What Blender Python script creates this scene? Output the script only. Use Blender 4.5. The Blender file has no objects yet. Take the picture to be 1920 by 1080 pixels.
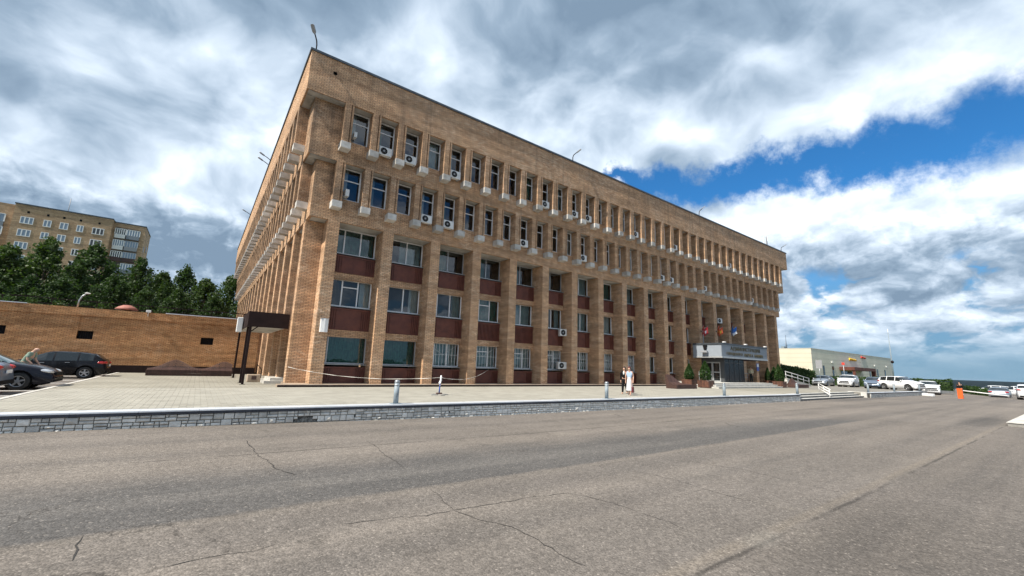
import bpy, math, random
import numpy as np
from mathutils import Vector, Matrix
R = math.radians
scene = bpy.context.scene
col = scene.collection
# ---------------------------------------------------------------- camera
F_PX = 783.2865
YAW, PITCH, ROLL = 0.631561102, 0.182438892, 0.0338175447
CAM = np.array([-3.81280102, -24.0974138, 1.30530947])
_fw = np.array([math.sin(YAW)*math.cos(PITCH), math.cos(YAW)*math.cos(PITCH), math.sin(PITCH)])
_r0 = np.array([math.cos(YAW), -math.sin(YAW), 0.0]); _u0 = np.cross(_r0, _fw)
_rt = math.cos(ROLL)*_r0 + math.sin(ROLL)*_u0
_up = -math.sin(ROLL)*_r0 + math.cos(ROLL)*_u0
cd = bpy.data.cameras.new('camera'); cam = bpy.data.objects.new('camera', cd); col.objects.link(cam)
cd.sensor_width = 36; cd.lens = F_PX/1920*36; cd.clip_start = 0.1; cd.clip_end = 60000
cam.matrix_world = Matrix(((_rt[0], _up[0], -_fw[0], CAM[0]), (_rt[1], _up[1], -_fw[1], CAM[1]), (_rt[2], _up[2], -_fw[2], CAM[2]), (0, 0, 0, 1)))
scene.camera = cam
# photo pixel -> a point on a plane of the place
def ray(x, y): return _fw*F_PX + _rt*(x-960) + _up*(540-y)
def onZ(x, y, z): d = ray(x, y); return CAM + d*((z-CAM[2])/d[2])
def onY(x, y, Y): d = ray(x, y); return CAM + d*((Y-CAM[1])/d[1])
def onX(x, y, X): d = ray(x, y); return CAM + d*((X-CAM[0])/d[0])
# ---------------------------------------------------------------- node helper
class NT:
    def __init__(s, tree): s.t = tree; s.n = tree.nodes; s.l = tree.links
    def node(s, typ, **kw):
        nd = s.n.new(typ)
        for k, v in kw.items(): setattr(nd, k, v)
        return nd
    def put(s, sock, v):
        if v is None: return
        if isinstance(v, bpy.types.NodeSocket): s.l.new(v, sock)
        elif isinstance(v, (tuple, list)) and len(v) == 3 and sock.type == 'RGBA': sock.default_value = (*v, 1)
        else: sock.default_value = v
    def m(s, op, a, b=None, c=None, clamp=False):
        nd = s.node('ShaderNodeMath', operation=op, use_clamp=clamp)
        for i, v in enumerate((a, b, c)): s.put(nd.inputs[i], v)
        return nd.outputs[0]
    def vm(s, op, a, b=None, out=0):
        nd = s.node('ShaderNodeVectorMath', operation=op)
        s.put(nd.inputs[0], a); s.put(nd.inputs[1], b)
        return nd.outputs[out]
    def sep(s, v): nd = s.node('ShaderNodeSeparateXYZ'); s.put(nd.inputs[0], v); return nd.outputs
    def comb(s, x, y, z):
        nd = s.node('ShaderNodeCombineXYZ')
        for i, v in enumerate((x, y, z)): s.put(nd.inputs[i], v)
        return nd.outputs[0]
    def noise(s, vec, scale, detail=4, rough=0.5, dist=0.0, out=0, lac=2.0):
        nd = s.node('ShaderNodeTexNoise'); s.put(nd.inputs['Vector'], vec)
        for k, v in (('Scale', scale), ('Detail', detail), ('Roughness', rough), ('Distortion', dist), ('Lacunarity', lac)): s.put(nd.inputs[k], v)
        return nd.outputs[out]
    def mix(s, f, a, b, blend='MIX'):
        nd = s.node('ShaderNodeMix', data_type='RGBA', blend_type=blend)
        s.put(nd.inputs[0], f); s.put(nd.inputs[6], a); s.put(nd.inputs[7], b); return nd.outputs[2]
    def mr(s, v, a, b, c=0.0, d=1.0, smooth=True):
        nd = s.node('ShaderNodeMapRange', interpolation_type='SMOOTHSTEP' if smooth else 'LINEAR', clamp=True)
        for i, x in enumerate((v, a, b, c, d)): s.put(nd.inputs[i], x)
        return nd.outputs[0]
    def ramp(s, f, stops):
        nd = s.node('ShaderNodeValToRGB'); s.put(nd.inputs[0], f); e = nd.color_ramp.elements
        while len(e) < len(stops): e.new(0.5)
        for el, (p, c) in zip(e, stops): el.position = p; el.color = (*c, 1) if len(c) == 3 else c
        return nd.outputs[0]
# ---------------------------------------------------------------- sky, sun, exposure
SUN_EL, SUN_AZ = R(52), R(180+5.0)     # the sun stands towards -X, a touch in front of the main facade
sun_dir = Vector((math.cos(SUN_EL)*math.cos(SUN_AZ), math.cos(SUN_EL)*math.sin(SUN_AZ), math.sin(SUN_EL)))
world = bpy.data.worlds.new('World'); scene.world = world; world.use_nodes = True
w = NT(world.node_tree)
for nd in list(w.n): w.n.remove(nd)
wout = w.node('ShaderNodeOutputWorld'); bg = w.node('ShaderNodeBackground')
sky = w.node('ShaderNodeTexSky'); sky.sky_type = 'NISHITA'; sky.sun_disc = False
sky.sun_elevation = SUN_EL; sky.sun_rotation = math.atan2(sun_dir.x, sun_dir.y)
sky.air_density = 1.0; sky.dust_density = 0.3; sky.ozone_density = 3.0
SKY = 0.10
SKX, SKY_ = 7.1, 2.6
tc = w.node('ShaderNodeTexCoord').outputs['Generated']
dn = w.vm('NORMALIZE', tc); dx, dy, dz = w.sep(dn)
az = w.m('MULTIPLY', w.m('ARCTAN2', dy, dx), 180/math.pi)
el = w.m('MULTIPLY', w.m('ARCSINE', dz), 180/math.pi)
# cloud layer seen in perspective: direction projected on a flat layer
def deck(h):
    k = w.m('DIVIDE', 1.0, w.m('MAXIMUM', w.m('ADD', w.m('MAXIMUM', dz, 0.0), h), 0.02))
    return w.comb(w.m('MULTIPLY', dx, k), w.m('MULTIPLY', dy, k), 0.0)
P1 = w.vm('MULTIPLY', deck(0.62), (1.45, 1.45, 0.0))
warp = w.vm('MULTIPLY', w.vm('SUBTRACT', w.noise(P1, 2.2, 3, 0.5, out=1), (0.5, 0.5, 0.5)), (0.34, 0.34, 0.0))
P1w = w.vm('ADD', P1, warp)
n1 = w.noise(P1w, 2.3, 8, 0.50)
n1s = w.noise(w.vm('ADD', P1w, (-0.085, -0.03, 0.0)), 2.3, 8, 0.50)
relief = w.m('SUBTRACT', n1, n1s)
wisp = w.noise(w.vm('ADD', P1w, (4.1, 2.2, 0.0)), 13.0, 5, 0.6)
big = w.noise(w.vm('ADD', P1, (SKX, SKY_, 0.0)), 1.35, 4, 0.5)
# broken cover: a long clear lane 19-26 degrees up on the +X side, low broken cumulus under it
elw = w.m('ADD', el, w.m('MULTIPLY', w.m('SUBTRACT', w.noise(dn, 4.2, 4, 0.55), 0.5), 9.0))
elw = w.m('ADD', elw, w.m('MULTIPLY', w.m('SUBTRACT', w.noise(dn, 13.0, 7, 0.66), 0.5), 7.0))
gap_w = w.m('MULTIPLY', w.mr(az, 20, 2, 2.0, 3.0), w.mr(az, 33, 46, 1.0, 0.0))
gap = w.m('SUBTRACT', 1.0, w.mr(w.m('ABSOLUTE', w.m('SUBTRACT', elw, w.mr(az, 0, 30, 22.4, 23.4))), w.m('MULTIPLY', gap_w, 0.40), w.m('ADD', w.m('MULTIPLY', gap_w, 1.45), 0.3)))
gap = w.m('MULTIPLY', gap, w.mr(gap_w, 0.0, 0.8))
# low cumulus towards the horizon, flattened and layered
hz = w.comb(w.m('MULTIPLY', az, 0.066), w.m('MULTIPLY', w.m('POWER', w.m('MAXIMUM', el, 0.0), 0.72), 0.27), 0.0)
hz = w.vm('ADD', hz, w.vm('MULTIPLY', w.vm('SUBTRACT', w.noise(hz, 2.4, 4, 0.5, out=1), (0.5, 0.5, 0.5)), (0.36, 0.20, 0.0)))
nh = w.noise(hz, 2.3, 9, 0.56)
nh2 = w.noise(w.vm('ADD', hz, (-0.03, 0.11, 0.0)), 2.3, 9, 0.56)
lowcov = w.m('MULTIPLY', w.mr(nh, 0.36, 0.47), w.mr(el, 0.5, 5.0, 0.25, 1.0))
low = w.mr(el, 20, 13)
side = w.mr(az, 44, 62)                              # away from the clear side the cover is closed
lowcov = w.m('MAXIMUM', lowcov, side)
bank = w.m('MULTIPLY', w.mr(elw, 9.0, 12.5), w.mr(elw, 21.5, 19.3))     # thick bank under the lane
lowcov = w.m('MAXIMUM', lowcov, bank)
cov = w.sep(w.mix(low, w.m('SUBTRACT', 1.0, gap), w.m('MULTIPLY', lowcov, w.m('SUBTRACT', 1.0, gap))))[0]
specks = w.m('MULTIPLY', w.mr(w.noise(dn, 5.5, 5, 0.6), 0.66, 0.71), w.mr(az, 98, 106))
cov = w.m('MULTIPLY', cov, w.m('SUBTRACT', 1.0, w.m('MULTIPLY', specks, 0.9)))
# light and shade of the clouds
hi_b = w.m('ADD', w.m('MULTIPLY', relief, 2.2), w.mr(big, 0.36, 0.64, 0.16, 0.66))
hi_b = w.m('ADD', hi_b, w.m('MULTIPLY', w.m('SUBTRACT', wisp, 0.5), 0.16))
hi_b = w.m('ADD', hi_b, w.m('MULTIPLY', w.m('SUBTRACT', n1, 0.5), 0.7))
hi_b = w.m('ADD', hi_b, w.mr(elw, 38, 27, 0.0, 0.16))
hi_b = w.m('SUBTRACT', hi_b, w.mr(az, 70, 94, 0.0, 0.25))
hi_b = w.m('ADD', hi_b, w.m('MULTIPLY', w.mr(w.m('ABSOLUTE', w.m('SUBTRACT', az, 66.0)), 24, 6), w.mr(el, 26, 40, 0.0, 0.30)))
lo_b = w.m('ADD', w.m('MULTIPLY', w.m('SUBTRACT', nh, nh2), 2.7), 0.58)
lo_b = w.m('ADD', lo_b, w.m('MULTIPLY', w.m('SUBTRACT', wisp, 0.5), 0.24))
lo_b = w.m('ADD', lo_b, w.mr(elw, 13.0, 17.5, 0.0, 0.30))
lo_b = w.m('SUBTRACT', lo_b, w.m('MULTIPLY', w.mr(elw, 6.5, 9.0), w.mr(elw, 14.0, 10.0, 0.0, 0.36)))
lo_b = w.m('SUBTRACT', lo_b, w.m('MULTIPLY', side, w.mr(el, 26, 12, 0.0, 0.30)))
shade = w.sep(w.mix(low, hi_b, lo_b))[0]
ccol = w.ramp(shade, [(0.0, (0.150, 0.215, 0.295)), (0.25, (0.225, 0.300, 0.390)), (0.5, (0.375, 0.455, 0.550)), (0.75, (0.545, 0.625, 0.715)), (1.0, (0.80, 0.845, 0.89))])
CLOUD = 0.95
skyc = w.mix(1.0, sky.outputs[0], (SKY*0.22, SKY*0.64, SKY*0.92), 'MULTIPLY')
cloudc = w.mix(1.0, ccol, (CLOUD, CLOUD, CLOUD), 'MULTIPLY')
skyc = w.mix(w.mr(el, 17.0, 5.0, 0.0, 0.9), skyc, (0.115, 0.220, 0.340))
final = w.mix(cov, skyc, cloudc)
final = w.mix(w.mr(el, 6.0, 0.0, 0.0, 0.85), final, (0.150, 0.250, 0.335))
w.put(bg.inputs[0], final); bg.inputs[1].default_value = 1.0
w.l.new(bg.outputs[0], wout.inputs[0])
world.cycles.sampling_method = 'MANUAL'; world.cycles.sample_map_resolution = 512
sd = bpy.data.lights.new('sun', 'SUN'); sd.energy = 4.3; sd.angle = R(0.53); sd.color = (1.0, 0.93, 0.82)
so = bpy.data.objects.new('sun', sd); col.objects.link(so)
so.rotation_euler = sun_dir.to_track_quat('Z', 'Y').to_euler(); so.location = (-30, 0, 60)
vs = scene.view_settings; vs.view_transform = 'Standard'; vs.look = 'None'; vs.exposure = 0.74; vs.gamma = 1.0; vs.use_curve_mapping = False
scene.cycles.use_denoising = True; scene.cycles.max_bounces = 6; scene.cycles.transparent_max_bounces = 12
# ---------------------------------------------------------------- mesh helper
class MB:
    def __init__(s): s.v = []; s.f = []; s.mi = []; s.sm = []; s.cur = 0
    def _f(s, idx, smooth=False): s.f.append(idx); s.mi.append(s.cur); s.sm.append(smooth)
    def box(s, x0, x1, y0, y1, z0, z1):
        x0, x1 = min(x0, x1), max(x0, x1); y0, y1 = min(y0, y1), max(y0, y1); z0, z1 = min(z0, z1), max(z0, z1)
        b = len(s.v); s.v += [(x, y, z) for z in (z0, z1) for y in (y0, y1) for x in (x0, x1)]
        for q in ((0, 2, 3, 1), (4, 5, 7, 6), (0, 1, 5, 4), (1, 3, 7, 5), (3, 2, 6, 7), (2, 0, 4, 6)): s._f(tuple(b+i for i in q))
        return s
    def prism(s, poly, axis, a, b):      # poly: 2-D outline (counter-clockwise), swept along axis from a to b
        n = len(poly); k = len(s.v)
        def pt(p, t):
            return (t, p[0], p[1]) if axis == 'x' else ((p[0], t, p[1]) if axis == 'y' else (p[0], p[1], t))
        s.v += [pt(p, a) for p in poly] + [pt(p, b) for p in poly]
        fl = axis == 'y'
        def add(q): s._f(tuple(reversed(q)) if fl else tuple(q))
        add([k+i for i in reversed(range(n))]); add([k+n+i for i in range(n)])
        for i in range(n): j = (i+1) % n; add([k+i, k+j, k+n+j, k+n+i])
        return s
    def tube(s, pts, r, n=8, r1=None, cap=True):
        pts = [Vector(p) for p in pts]; N = len(pts); rings = []
        for i, p in enumerate(pts):
            t = (pts[min(i+1, N-1)]-pts[max(i-1, 0)]).normalized()
            a = t.cross(Vector((0, 0, 1)))
            if a.length < 1e-3: a = t.cross(Vector((0, 1, 0)))
            a.normalize(); bb = a.cross(t).normalized()
            rr = r if r1 is None else r+(r1-r)*i/max(1, N-1)
            k = len(s.v)
            s.v += [tuple(p+(a*math.cos(2*math.pi*j/n)+bb*math.sin(2*math.pi*j/n))*rr) for j in range(n)]
            rings.append(k)
        for a_, b_ in zip(rings, rings[1:]):
            for j in range(n): s._f((a_+j, b_+j, b_+(j+1) % n, a_+(j+1) % n), True)
        if cap:
            s._f(tuple(rings[0]+j for j in range(n))); s._f(tuple(rings[-1]+j for j in reversed(range(n))))
        return s
    def lathe(s, prof, n=20, c=(0, 0, 0), axis='z', smooth=True, cap=True):
        def pt(r, h, a):
            x, y = r*math.cos(a), r*math.sin(a)
            q = (x, y, h) if axis == 'z' else ((x, -h, y) if axis == 'y' else (h, x, y))
            return (q[0]+c[0], q[1]+c[1], q[2]+c[2])
        rings = []
        for (r, h) in prof:
            k = len(s.v); s.v += [pt(r, h, 2*math.pi*j/n) for j in range(n)]; rings.append(k)
        for a_, b_ in zip(rings, rings[1:]):
            for j in range(n): s._f((a_+j, a_+(j+1) % n, b_+(j+1) % n, b_+j), smooth)
        if cap: s._f(tuple(rings[0]+j for j in reversed(range(n)))); s._f(tuple(rings[-1]+j for j in range(n)))
        return s
    def ball(s, c, rx, ry, rz, n=12, m=8):
        k = len(s.v); s.v.append((c[0], c[1], c[2]-rz))
        for i in range(1, m):
            a = -math.pi/2+math.pi*i/m
            s.v += [(c[0]+rx*math.cos(a)*math.cos(2*math.pi*j/n), c[1]+ry*math.cos(a)*math.sin(2*math.pi*j/n), c[2]+rz*math.sin(a)) for j in range(n)]
        s.v.append((c[0], c[1], c[2]+rz)); t = len(s.v)-1
        for j in range(n):
            s._f((k, k+1+(j+1) % n, k+1+j), True); s._f((t, t-n+j, t-n+(j+1) % n), True)
            for i in range(m-2): a = k+1+i*n; s._f((a+j, a+(j+1) % n, a+n+(j+1) % n, a+n+j), True)
        return s
    def quad(s, a, b, c, d, smooth=False):
        k = len(s.v); s.v += [tuple(a), tuple(b), tuple(c), tuple(d)]; s._f((k, k+1, k+2, k+3), smooth); return s
    def xf(s, M, start=0):
        for i in range(start, len(s.v)): s.v[i] = tuple(M @ Vector(s.v[i]))
        return s
    def mesh(s, name, mats):
        me = bpy.data.meshes.new(name); me.from_pydata(s.v, [], s.f)
        if not isinstance(mats, (list, tuple)): mats = [mats]
        for m_ in mats: me.materials.append(m_)
        me.polygons.foreach_set('material_index', s.mi); me.polygons.foreach_set('use_smooth', s.sm)
        me.update(); return me
def tag(o, label=None, cat=None, group=None, kind=None):
    if label: o['label'] = label
    if cat: o['category'] = cat
    if group: o['group'] = group
    if kind: o['kind'] = kind
    return o
def obj(name, mb, mats, parent=None, loc=(0, 0, 0), rot=None, **kw):
    me = mb if isinstance(mb, bpy.types.Mesh) else mb.mesh(name, mats)
    o = bpy.data.objects.new(name, me); col.objects.link(o); o.location = loc
    if rot: o.rotation_euler = rot
    o.parent = parent; return tag(o, **kw)
def empty(name, loc=(0, 0, 0), rz=0, **kw):
    o = bpy.data.objects.new(name, None); col.objects.link(o); o.location = loc; o.rotation_euler = (0, 0, rz); o.empty_display_size = 0.3
    return tag(o, **kw)
def copy_tree(o, parent=None):
    c = o.copy(); col.objects.link(c); c.parent = parent
    for ch in list(o.children): copy_tree(ch, c)
    return c
def bevel(o, wd=0.02, seg=2):
    m_ = o.modifiers.new('bevel', 'BEVEL'); m_.width = wd; m_.segments = seg; m_.limit_method = 'ANGLE'; return o
rnd = random.Random(7)
# ---------------------------------------------------------------- materials
def newmat(name):
    m = bpy.data.materials.new(name); m.use_nodes = True; t = NT(m.node_tree)
    b = t.n['Principled BSDF']; return m, t, b
def pbr(name, c, rough=0.6, metal=0.0, var=0.0, vs_=3.0, bump=0.0, bs=20.0, spec=0.5, coat=0.0, c2=None, rnd_obj=0.0):
    m, t, b = newmat(name)
    g = t.node('ShaderNodeNewGeometry')
    if var or c2:
        n = t.mr(t.noise(g.outputs['Position'], vs_, 5, 0.6), 0.3, 0.7)
        c_lo = tuple(x*(1-var) for x in c) if c2 is None else c2
        c_hi = tuple(min(1, x*(1+var)) for x in c) if c2 is None else c
        cc = t.mix(n, c_lo, c_hi)
    else: cc = None
    if rnd_obj:
        oi = t.node('ShaderNodeObjectInfo').outputs['Random']
        cc = t.mix(1.0, cc if cc is not None else (*c,), t.mix(oi, (1-rnd_obj,)*3, (1+rnd_obj*.4,)*3), 'MULTIPLY')
    if cc is not None: t.put(b.inputs['Base Color'], cc)
    else: b.inputs['Base Color'].default_value = (*c, 1)
    b.inputs['Roughness'].default_value = rough; b.inputs['Metallic'].default_value = metal
    b.inputs['Specular IOR Level'].default_value = spec; b.inputs['Coat Weight'].default_value = coat; b.inputs['Coat Roughness'].default_value = 0.04
    if bump:
        bn = t.node('ShaderNodeBump'); bn.inputs['Strength'].default_value = bump; bn.inputs['Distance'].default_value = 0.02
        t.put(bn.inputs['Height'], t.noise(g.outputs['Position'], bs, 5, 0.6)); t.put(b.inputs['Normal'], bn.outputs[0])
    return m
def wall_uv(t):
    g = t.node('ShaderNodeNewGeometry'); x, y, z = t.sep(g.outputs['Position']); nx, ny, nz = t.sep(g.outputs['Normal'])
    isx = t.m('GREATER_THAN', t.m('ABSOLUTE', nx), 0.6); isz = t.m('GREATER_THAN', t.m('ABSOLUTE', nz), 0.7)
    u = t.m('ADD', t.m('MULTIPLY', x, t.m('SUBTRACT', 1.0, isx)), t.m('MULTIPLY', t.m('ADD', y, 0.13), isx))
    v = t.m('ADD', t.m('MULTIPLY', z, t.m('SUBTRACT', 1.0, isz)), t.m('MULTIPLY', y, isz))
    return t.comb(u, v, 0.0), g.outputs['Position']
def brick_mat(name, cols, mortar, bw=0.268, rh=0.080, ms=0.011, stain=0.25, grime=False):
    m, t, b = newmat(name); uv, pos = wall_uv(t)
    def bt(c1, c2, mo, vec):
        nd = t.node('ShaderNodeTexBrick'); t.put(nd.inputs['Vector'], vec)
        nd.offset = 0.5; nd.squash = 1.0
        for k, v in (('Color1', c1), ('Color2', c2), ('Mortar', mo)): t.put(nd.inputs[k], v)
        for k, v in (('Scale', 1.0), ('Mortar Size', ms), ('Mortar Smooth', 0.15), ('Bias', 0.0), ('Brick Width', bw), ('Row Height', rh)): nd.inputs[k].default_value = v
        return nd
    a = bt(cols[0], cols[1], mortar, uv)
    nb = bt(cols[2], cols[1], mortar, t.vm('ADD', uv, (bw*40, rh*36, 0.0)))
    c = t.mix(t.mr(t.noise(pos, 0.55, 3, 0.6), 0.38, 0.62), a.outputs['Color'], nb.outputs['Color'])
    row = t.noise(t.vm('MULTIPLY', pos, (0.25, 0.25, 2.2)), 1.0, 4, 0.65)
    c = t.mix(1.0, c, t.mix(t.mr(row, 0.3, 0.7), (1-stain,)*3, (1+stain*.45,)*3), 'MULTIPLY')
    drip = t.noise(t.vm('MULTIPLY', pos, (1.6, 1.6, 0.22)), 1.0, 5, 0.6)
    c = t.mix(t.mr(drip, 0.60, 0.80, 0.0, 0.28), c, tuple(x*0.40 for x in cols[1]))
    eff = t.noise(t.vm('ADD', pos, (31.0, 7.0, 3.0)), 0.33, 6, 0.65)
    c = t.mix(t.mr(eff, 0.60, 0.78, 0.0, 0.35), c, (0.46, 0.40, 0.34))
    c = t.mix(1.0, c, t.mix(t.mr(t.noise(pos, 2.7, 5, 0.7), 0.3, 0.7), (0.84,)*3, (1.12,)*3), 'MULTIPLY')
    if grime:      # sooty weathering of the exposed corner of the upper floors, streaks below the ledges
        x, y, z = t.sep(pos); gn = t.noise(t.vm('MULTIPLY', pos, (0.8, 0.8, 0.55)), 1.0, 6, 0.65)
        mk = t.m('MULTIPLY', t.mr(x, 7.0, -0.5), t.m('MULTIPLY', t.mr(z, 8.6, 10.5), t.mr(z, 16.6, 15.2)))
        c = t.mix(t.m('MULTIPLY', mk, t.mr(gn, 0.36, 0.64, 0.0, 0.62)), c, (0.085, 0.062, 0.045))
        fr = t.m('FRACT', t.m('DIVIDE', t.m('SUBTRACT', z, 0.08), 3.31))
        st2 = t.m('MULTIPLY', t.mr(t.noise(t.vm('MULTIPLY', pos, (3.2, 3.2, 0.16)), 1.0, 5, 0.6), 0.50, 0.68), t.mr(z, 8.8, 9.6))
        c = t.mix(t.m('MULTIPLY', st2, 0.32), c, (0.13, 0.095, 0.07))
    t.put(b.inputs['Base Color'], c); b.inputs['Roughness'].default_value = 0.8; b.inputs['Specular IOR Level'].default_value = 0.25
    bn = t.node('ShaderNodeBump'); bn.inputs['Strength'].default_value = 0.8; bn.inputs['Distance'].default_value = 0.012
    h = t.m('SUBTRACT', t.m('MULTIPLY', t.noise(pos, 60, 3, 0.6), 0.25), a.outputs['Fac'])
    t.put(bn.inputs['Height'], h); t.put(b.inputs['Normal'], bn.outputs[0]); return m
M = {}
M['brick'] = brick_mat('facing_brick', ((0.76, 0.485, 0.285), (0.57, 0.335, 0.19), (0.76, 0.53, 0.35)), (0.05, 0.037, 0.03), ms=0.0082, stain=0.28, grime=True)  # dark mortar, deepened further for the shade inside the joints
M['annex_brick'] = brick_mat('annex_brick', ((0.74, 0.405, 0.185), (0.56, 0.27, 0.115), (0.72, 0.42, 0.215)), (0.07, 0.043, 0.025), ms=0.0078, stain=0.34)
M['far_brick'] = brick_mat('far_brick', ((0.54, 0.375, 0.235), (0.45, 0.295, 0.175), (0.56, 0.40, 0.26)), (0.30, 0.23, 0.165), bw=0.5, rh=0.16, ms=0.012, stain=0.3)
M['concrete'] = pbr('concrete', (0.42, 0.40, 0.37), 0.85, var=0.28, vs_=1.8, bump=0.5, bs=30, c2=(0.22, 0.21, 0.19))
M['corbel'] = pbr('corbel_concrete', (0.64, 0.62, 0.58), 0.85, var=0.3, vs_=2.6, bump=0.4, bs=40, c2=(0.44, 0.42, 0.39), rnd_obj=0.3)
M['soffit'] = pbr('soffit_plaster', (0.56, 0.54, 0.50), 0.85, vs_=0.9, c2=(0.33, 0.31, 0.28), bump=0.2)
M['plinth'] = pbr('plinth_stone', (0.42, 0.33, 0.25), 0.8, vs_=1.5, c2=(0.29, 0.22, 0.16), bump=0.3)
M['red_panel'] = pbr('red_brown_ribbed_panel', (0.150, 0.044, 0.026), 0.6, vs_=2.0, c2=(0.09, 0.026, 0.017), bump=0.35, bs=50)
M['frame_white'] = pbr('white_plastic', (0.80, 0.81, 0.81), 0.35, var=0.05)
M['frame_grey'] = pbr('grey_aluminium', (0.42, 0.44, 0.45), 0.4, metal=0.3, var=0.1)
M['roof_metal'] = pbr('roof_edge_metal', (0.085, 0.10, 0.115), 0.45, metal=0.5, var=0.2)
M['roof_sheet'] = pbr('roof_felt', (0.12, 0.12, 0.12), 0.9, var=0.2)
M['interior'] = pbr('unlit_interior', (0.055, 0.05, 0.045), 0.9, var=0.3, vs_=0.8)  # dark colour stands in for the shade of unlit rooms
M['dark_glazing'] = pbr('dark_glazing', (0.012, 0.014, 0.018), 0.22, spec=0.25)
M['black'] = pbr('black_plastic', (0.010, 0.010, 0.011), 0.75, spec=0.12)
M['paver'] = pbr('paver', (0.355, 0.339, 0.293), 0.85, vs_=1.3, c2=(0.285, 0.271, 0.234), bump=0.3, bs=40, spec=0.2, rnd_obj=0.12)
M['dark_panel'] = pbr('dark_grey_panel', (0.07, 0.075, 0.08), 0.6, spec=0.2)
M['dark_metal'] = pbr('dark_brown_metal', (0.020, 0.011, 0.010), 0.6, var=0.2, spec=0.15)
M['pole_metal'] = pbr('galvanised_metal', (0.36, 0.38, 0.40), 0.42, metal=0.7, var=0.15, vs_=6)
M['bollard'] = pbr('bollard_paint', (0.22, 0.265, 0.295), 0.55, metal=0.0, var=0.18, vs_=5)
M['white'] = pbr('white_paint', (0.76, 0.76, 0.75), 0.5, var=0.07)
M['ac_white'] = pbr('ac_casing', (0.66, 0.665, 0.65), 0.45, var=0.1, vs_=4)
M['curtain_green'] = pbr('green_curtain', (0.06, 0.18, 0.14), 0.9, var=0.2, vs_=5)
M['curtain_white'] = pbr('white_curtain', (0.66, 0.68, 0.65), 0.9, var=0.12)
M['curtain_teal'] = pbr('pale_blind', (0.36, 0.46, 0.46), 0.85, var=0.12)
M['wood'] = pbr('stained_wood', (0.105, 0.052, 0.040), 0.6, vs_=8, c2=(0.060, 0.032, 0.027), rnd_obj=0.3)
M['planter'] = pbr('planter_wood', (0.16, 0.070, 0.042), 0.65, vs_=6, c2=(0.10, 0.042, 0.028), rnd_obj=0.4)
M['rubber'] = pbr('tyre_rubber', (0.018, 0.018, 0.018), 0.8)
M['rim'] = pbr('alloy_rim', (0.55, 0.56, 0.58), 0.28, metal=0.85)
M['lamp_clear'] = pbr('headlamp_lens', (0.62, 0.64, 0.66), 0.08, metal=0.5, spec=0.8)
M['lamp_red'] = pbr('tail_lamp_lens', (0.42, 0.012, 0.01), 0.12, spec=0.8)
M['skin'] = pbr('skin', (0.52, 0.31, 0.22), 0.55, var=0.06)
M['hair'] = pbr('dark_hair', (0.03, 0.018, 0.013), 0.6, var=0.2)
M['trunk'] = pbr('bark', (0.16, 0.13, 0.10), 0.9, vs_=3, c2=(0.07, 0.055, 0.045), bump=0.5)
M['orange'] = pbr('orange_paint', (0.80, 0.13, 0.025), 0.4, var=0.06)
M['panel_beige'] = pbr('beige_sandwich_panel', (0.66, 0.62, 0.52), 0.55, var=0.05, vs_=0.4)
M['blue_sign'] = pbr('blue_sign', (0.03, 0.08, 0.35), 0.4)
M['canopy_grey'] = pbr('grey_composite_panel', (0.195, 0.222, 0.255), 0.45, var=0.05, vs_=0.5)
M['letter'] = pbr('bronze_letters', (0.115, 0.095, 0.045), 0.4, metal=0.5)
M['rope'] = pbr('white_rope', (0.6, 0.57, 0.52), 0.8)
M['grey_plastic'] = pbr('grey_plastic', (0.30, 0.31, 0.33), 0.5)
M['crack'] = pbr('tar_crack', (0.035, 0.032, 0.03), 0.9)
M['red'] = pbr('red_cloth', (0.42, 0.03, 0.035), 0.8, var=0.15, vs_=8)
M['flag_orange'] = pbr('orange_red_cloth', (0.55, 0.10, 0.04), 0.8, var=0.2, vs_=8)
M['flag_blue'] = pbr('blue_cloth', (0.03, 0.14, 0.45), 0.8, var=0.1, vs_=8)
M['yellow'] = pbr('yellow_sign', (0.75, 0.46, 0.03), 0.5)
M['red_sign'] = pbr('red_sign', (0.62, 0.06, 0.04), 0.5)
def glass_mat(name, tint=(0.74, 0.79, 0.78), refl=1.75):
    m, t, b = newmat(name); t.n.remove(b); out = [n for n in t.n if n.type == 'OUTPUT_MATERIAL'][0]
    tr = t.node('ShaderNodeBsdfTransparent'); t.put(tr.inputs[0], tint)
    gl = t.node('ShaderNodeBsdfGlossy'); gl.inputs['Roughness'].default_value = 0.015; t.put(gl.inputs[0], (0.92, 0.95, 1.0))
    g = t.node('ShaderNodeNewGeometry'); bn = t.node('ShaderNodeBump'); bn.inputs['Strength'].default_value = 0.04; bn.inputs['Distance'].default_value = 0.2
    t.put(bn.inputs['Height'], t.noise(g.outputs['Position'], 0.9, 2, 0.5)); t.put(gl.inputs['Normal'], bn.outputs[0])
    fr = t.node('ShaderNodeFresnel'); fr.inputs[0].default_value = refl
    mx = t.node('ShaderNodeMixShader'); t.l.new(fr.outputs[0], mx.inputs[0]); t.l.new(tr.outputs[0], mx.inputs[1]); t.l.new(gl.outputs[0], mx.inputs[2])
    t.l.new(mx.outputs[0], out.inputs[0]); return m
M['glass'] = glass_mat('window_glass')
M['car_glass'] = pbr('car_glass', (0.014, 0.018, 0.020), 0.03, spec=0.9)
M['car_glass_teal'] = pbr('car_glass_light', (0.05, 0.09, 0.10), 0.03, spec=1.0)
def paint(name, c, metal=0.0, rough=0.25): return pbr(name, c, rough, metal=metal, coat=0.12, spec=0.22)
M['car_black'] = paint('black_car_paint', (0.008, 0.008, 0.010))
M['car_navy'] = paint('dark_blue_black_car_paint', (0.009, 0.010, 0.017))
M['car_silver'] = paint('silver_car_paint', (0.42, 0.45, 0.48), 0.7, 0.3)
M['car_bluegrey'] = paint('blue_grey_car_paint', (0.20, 0.25, 0.33), 0.6, 0.3)
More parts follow.
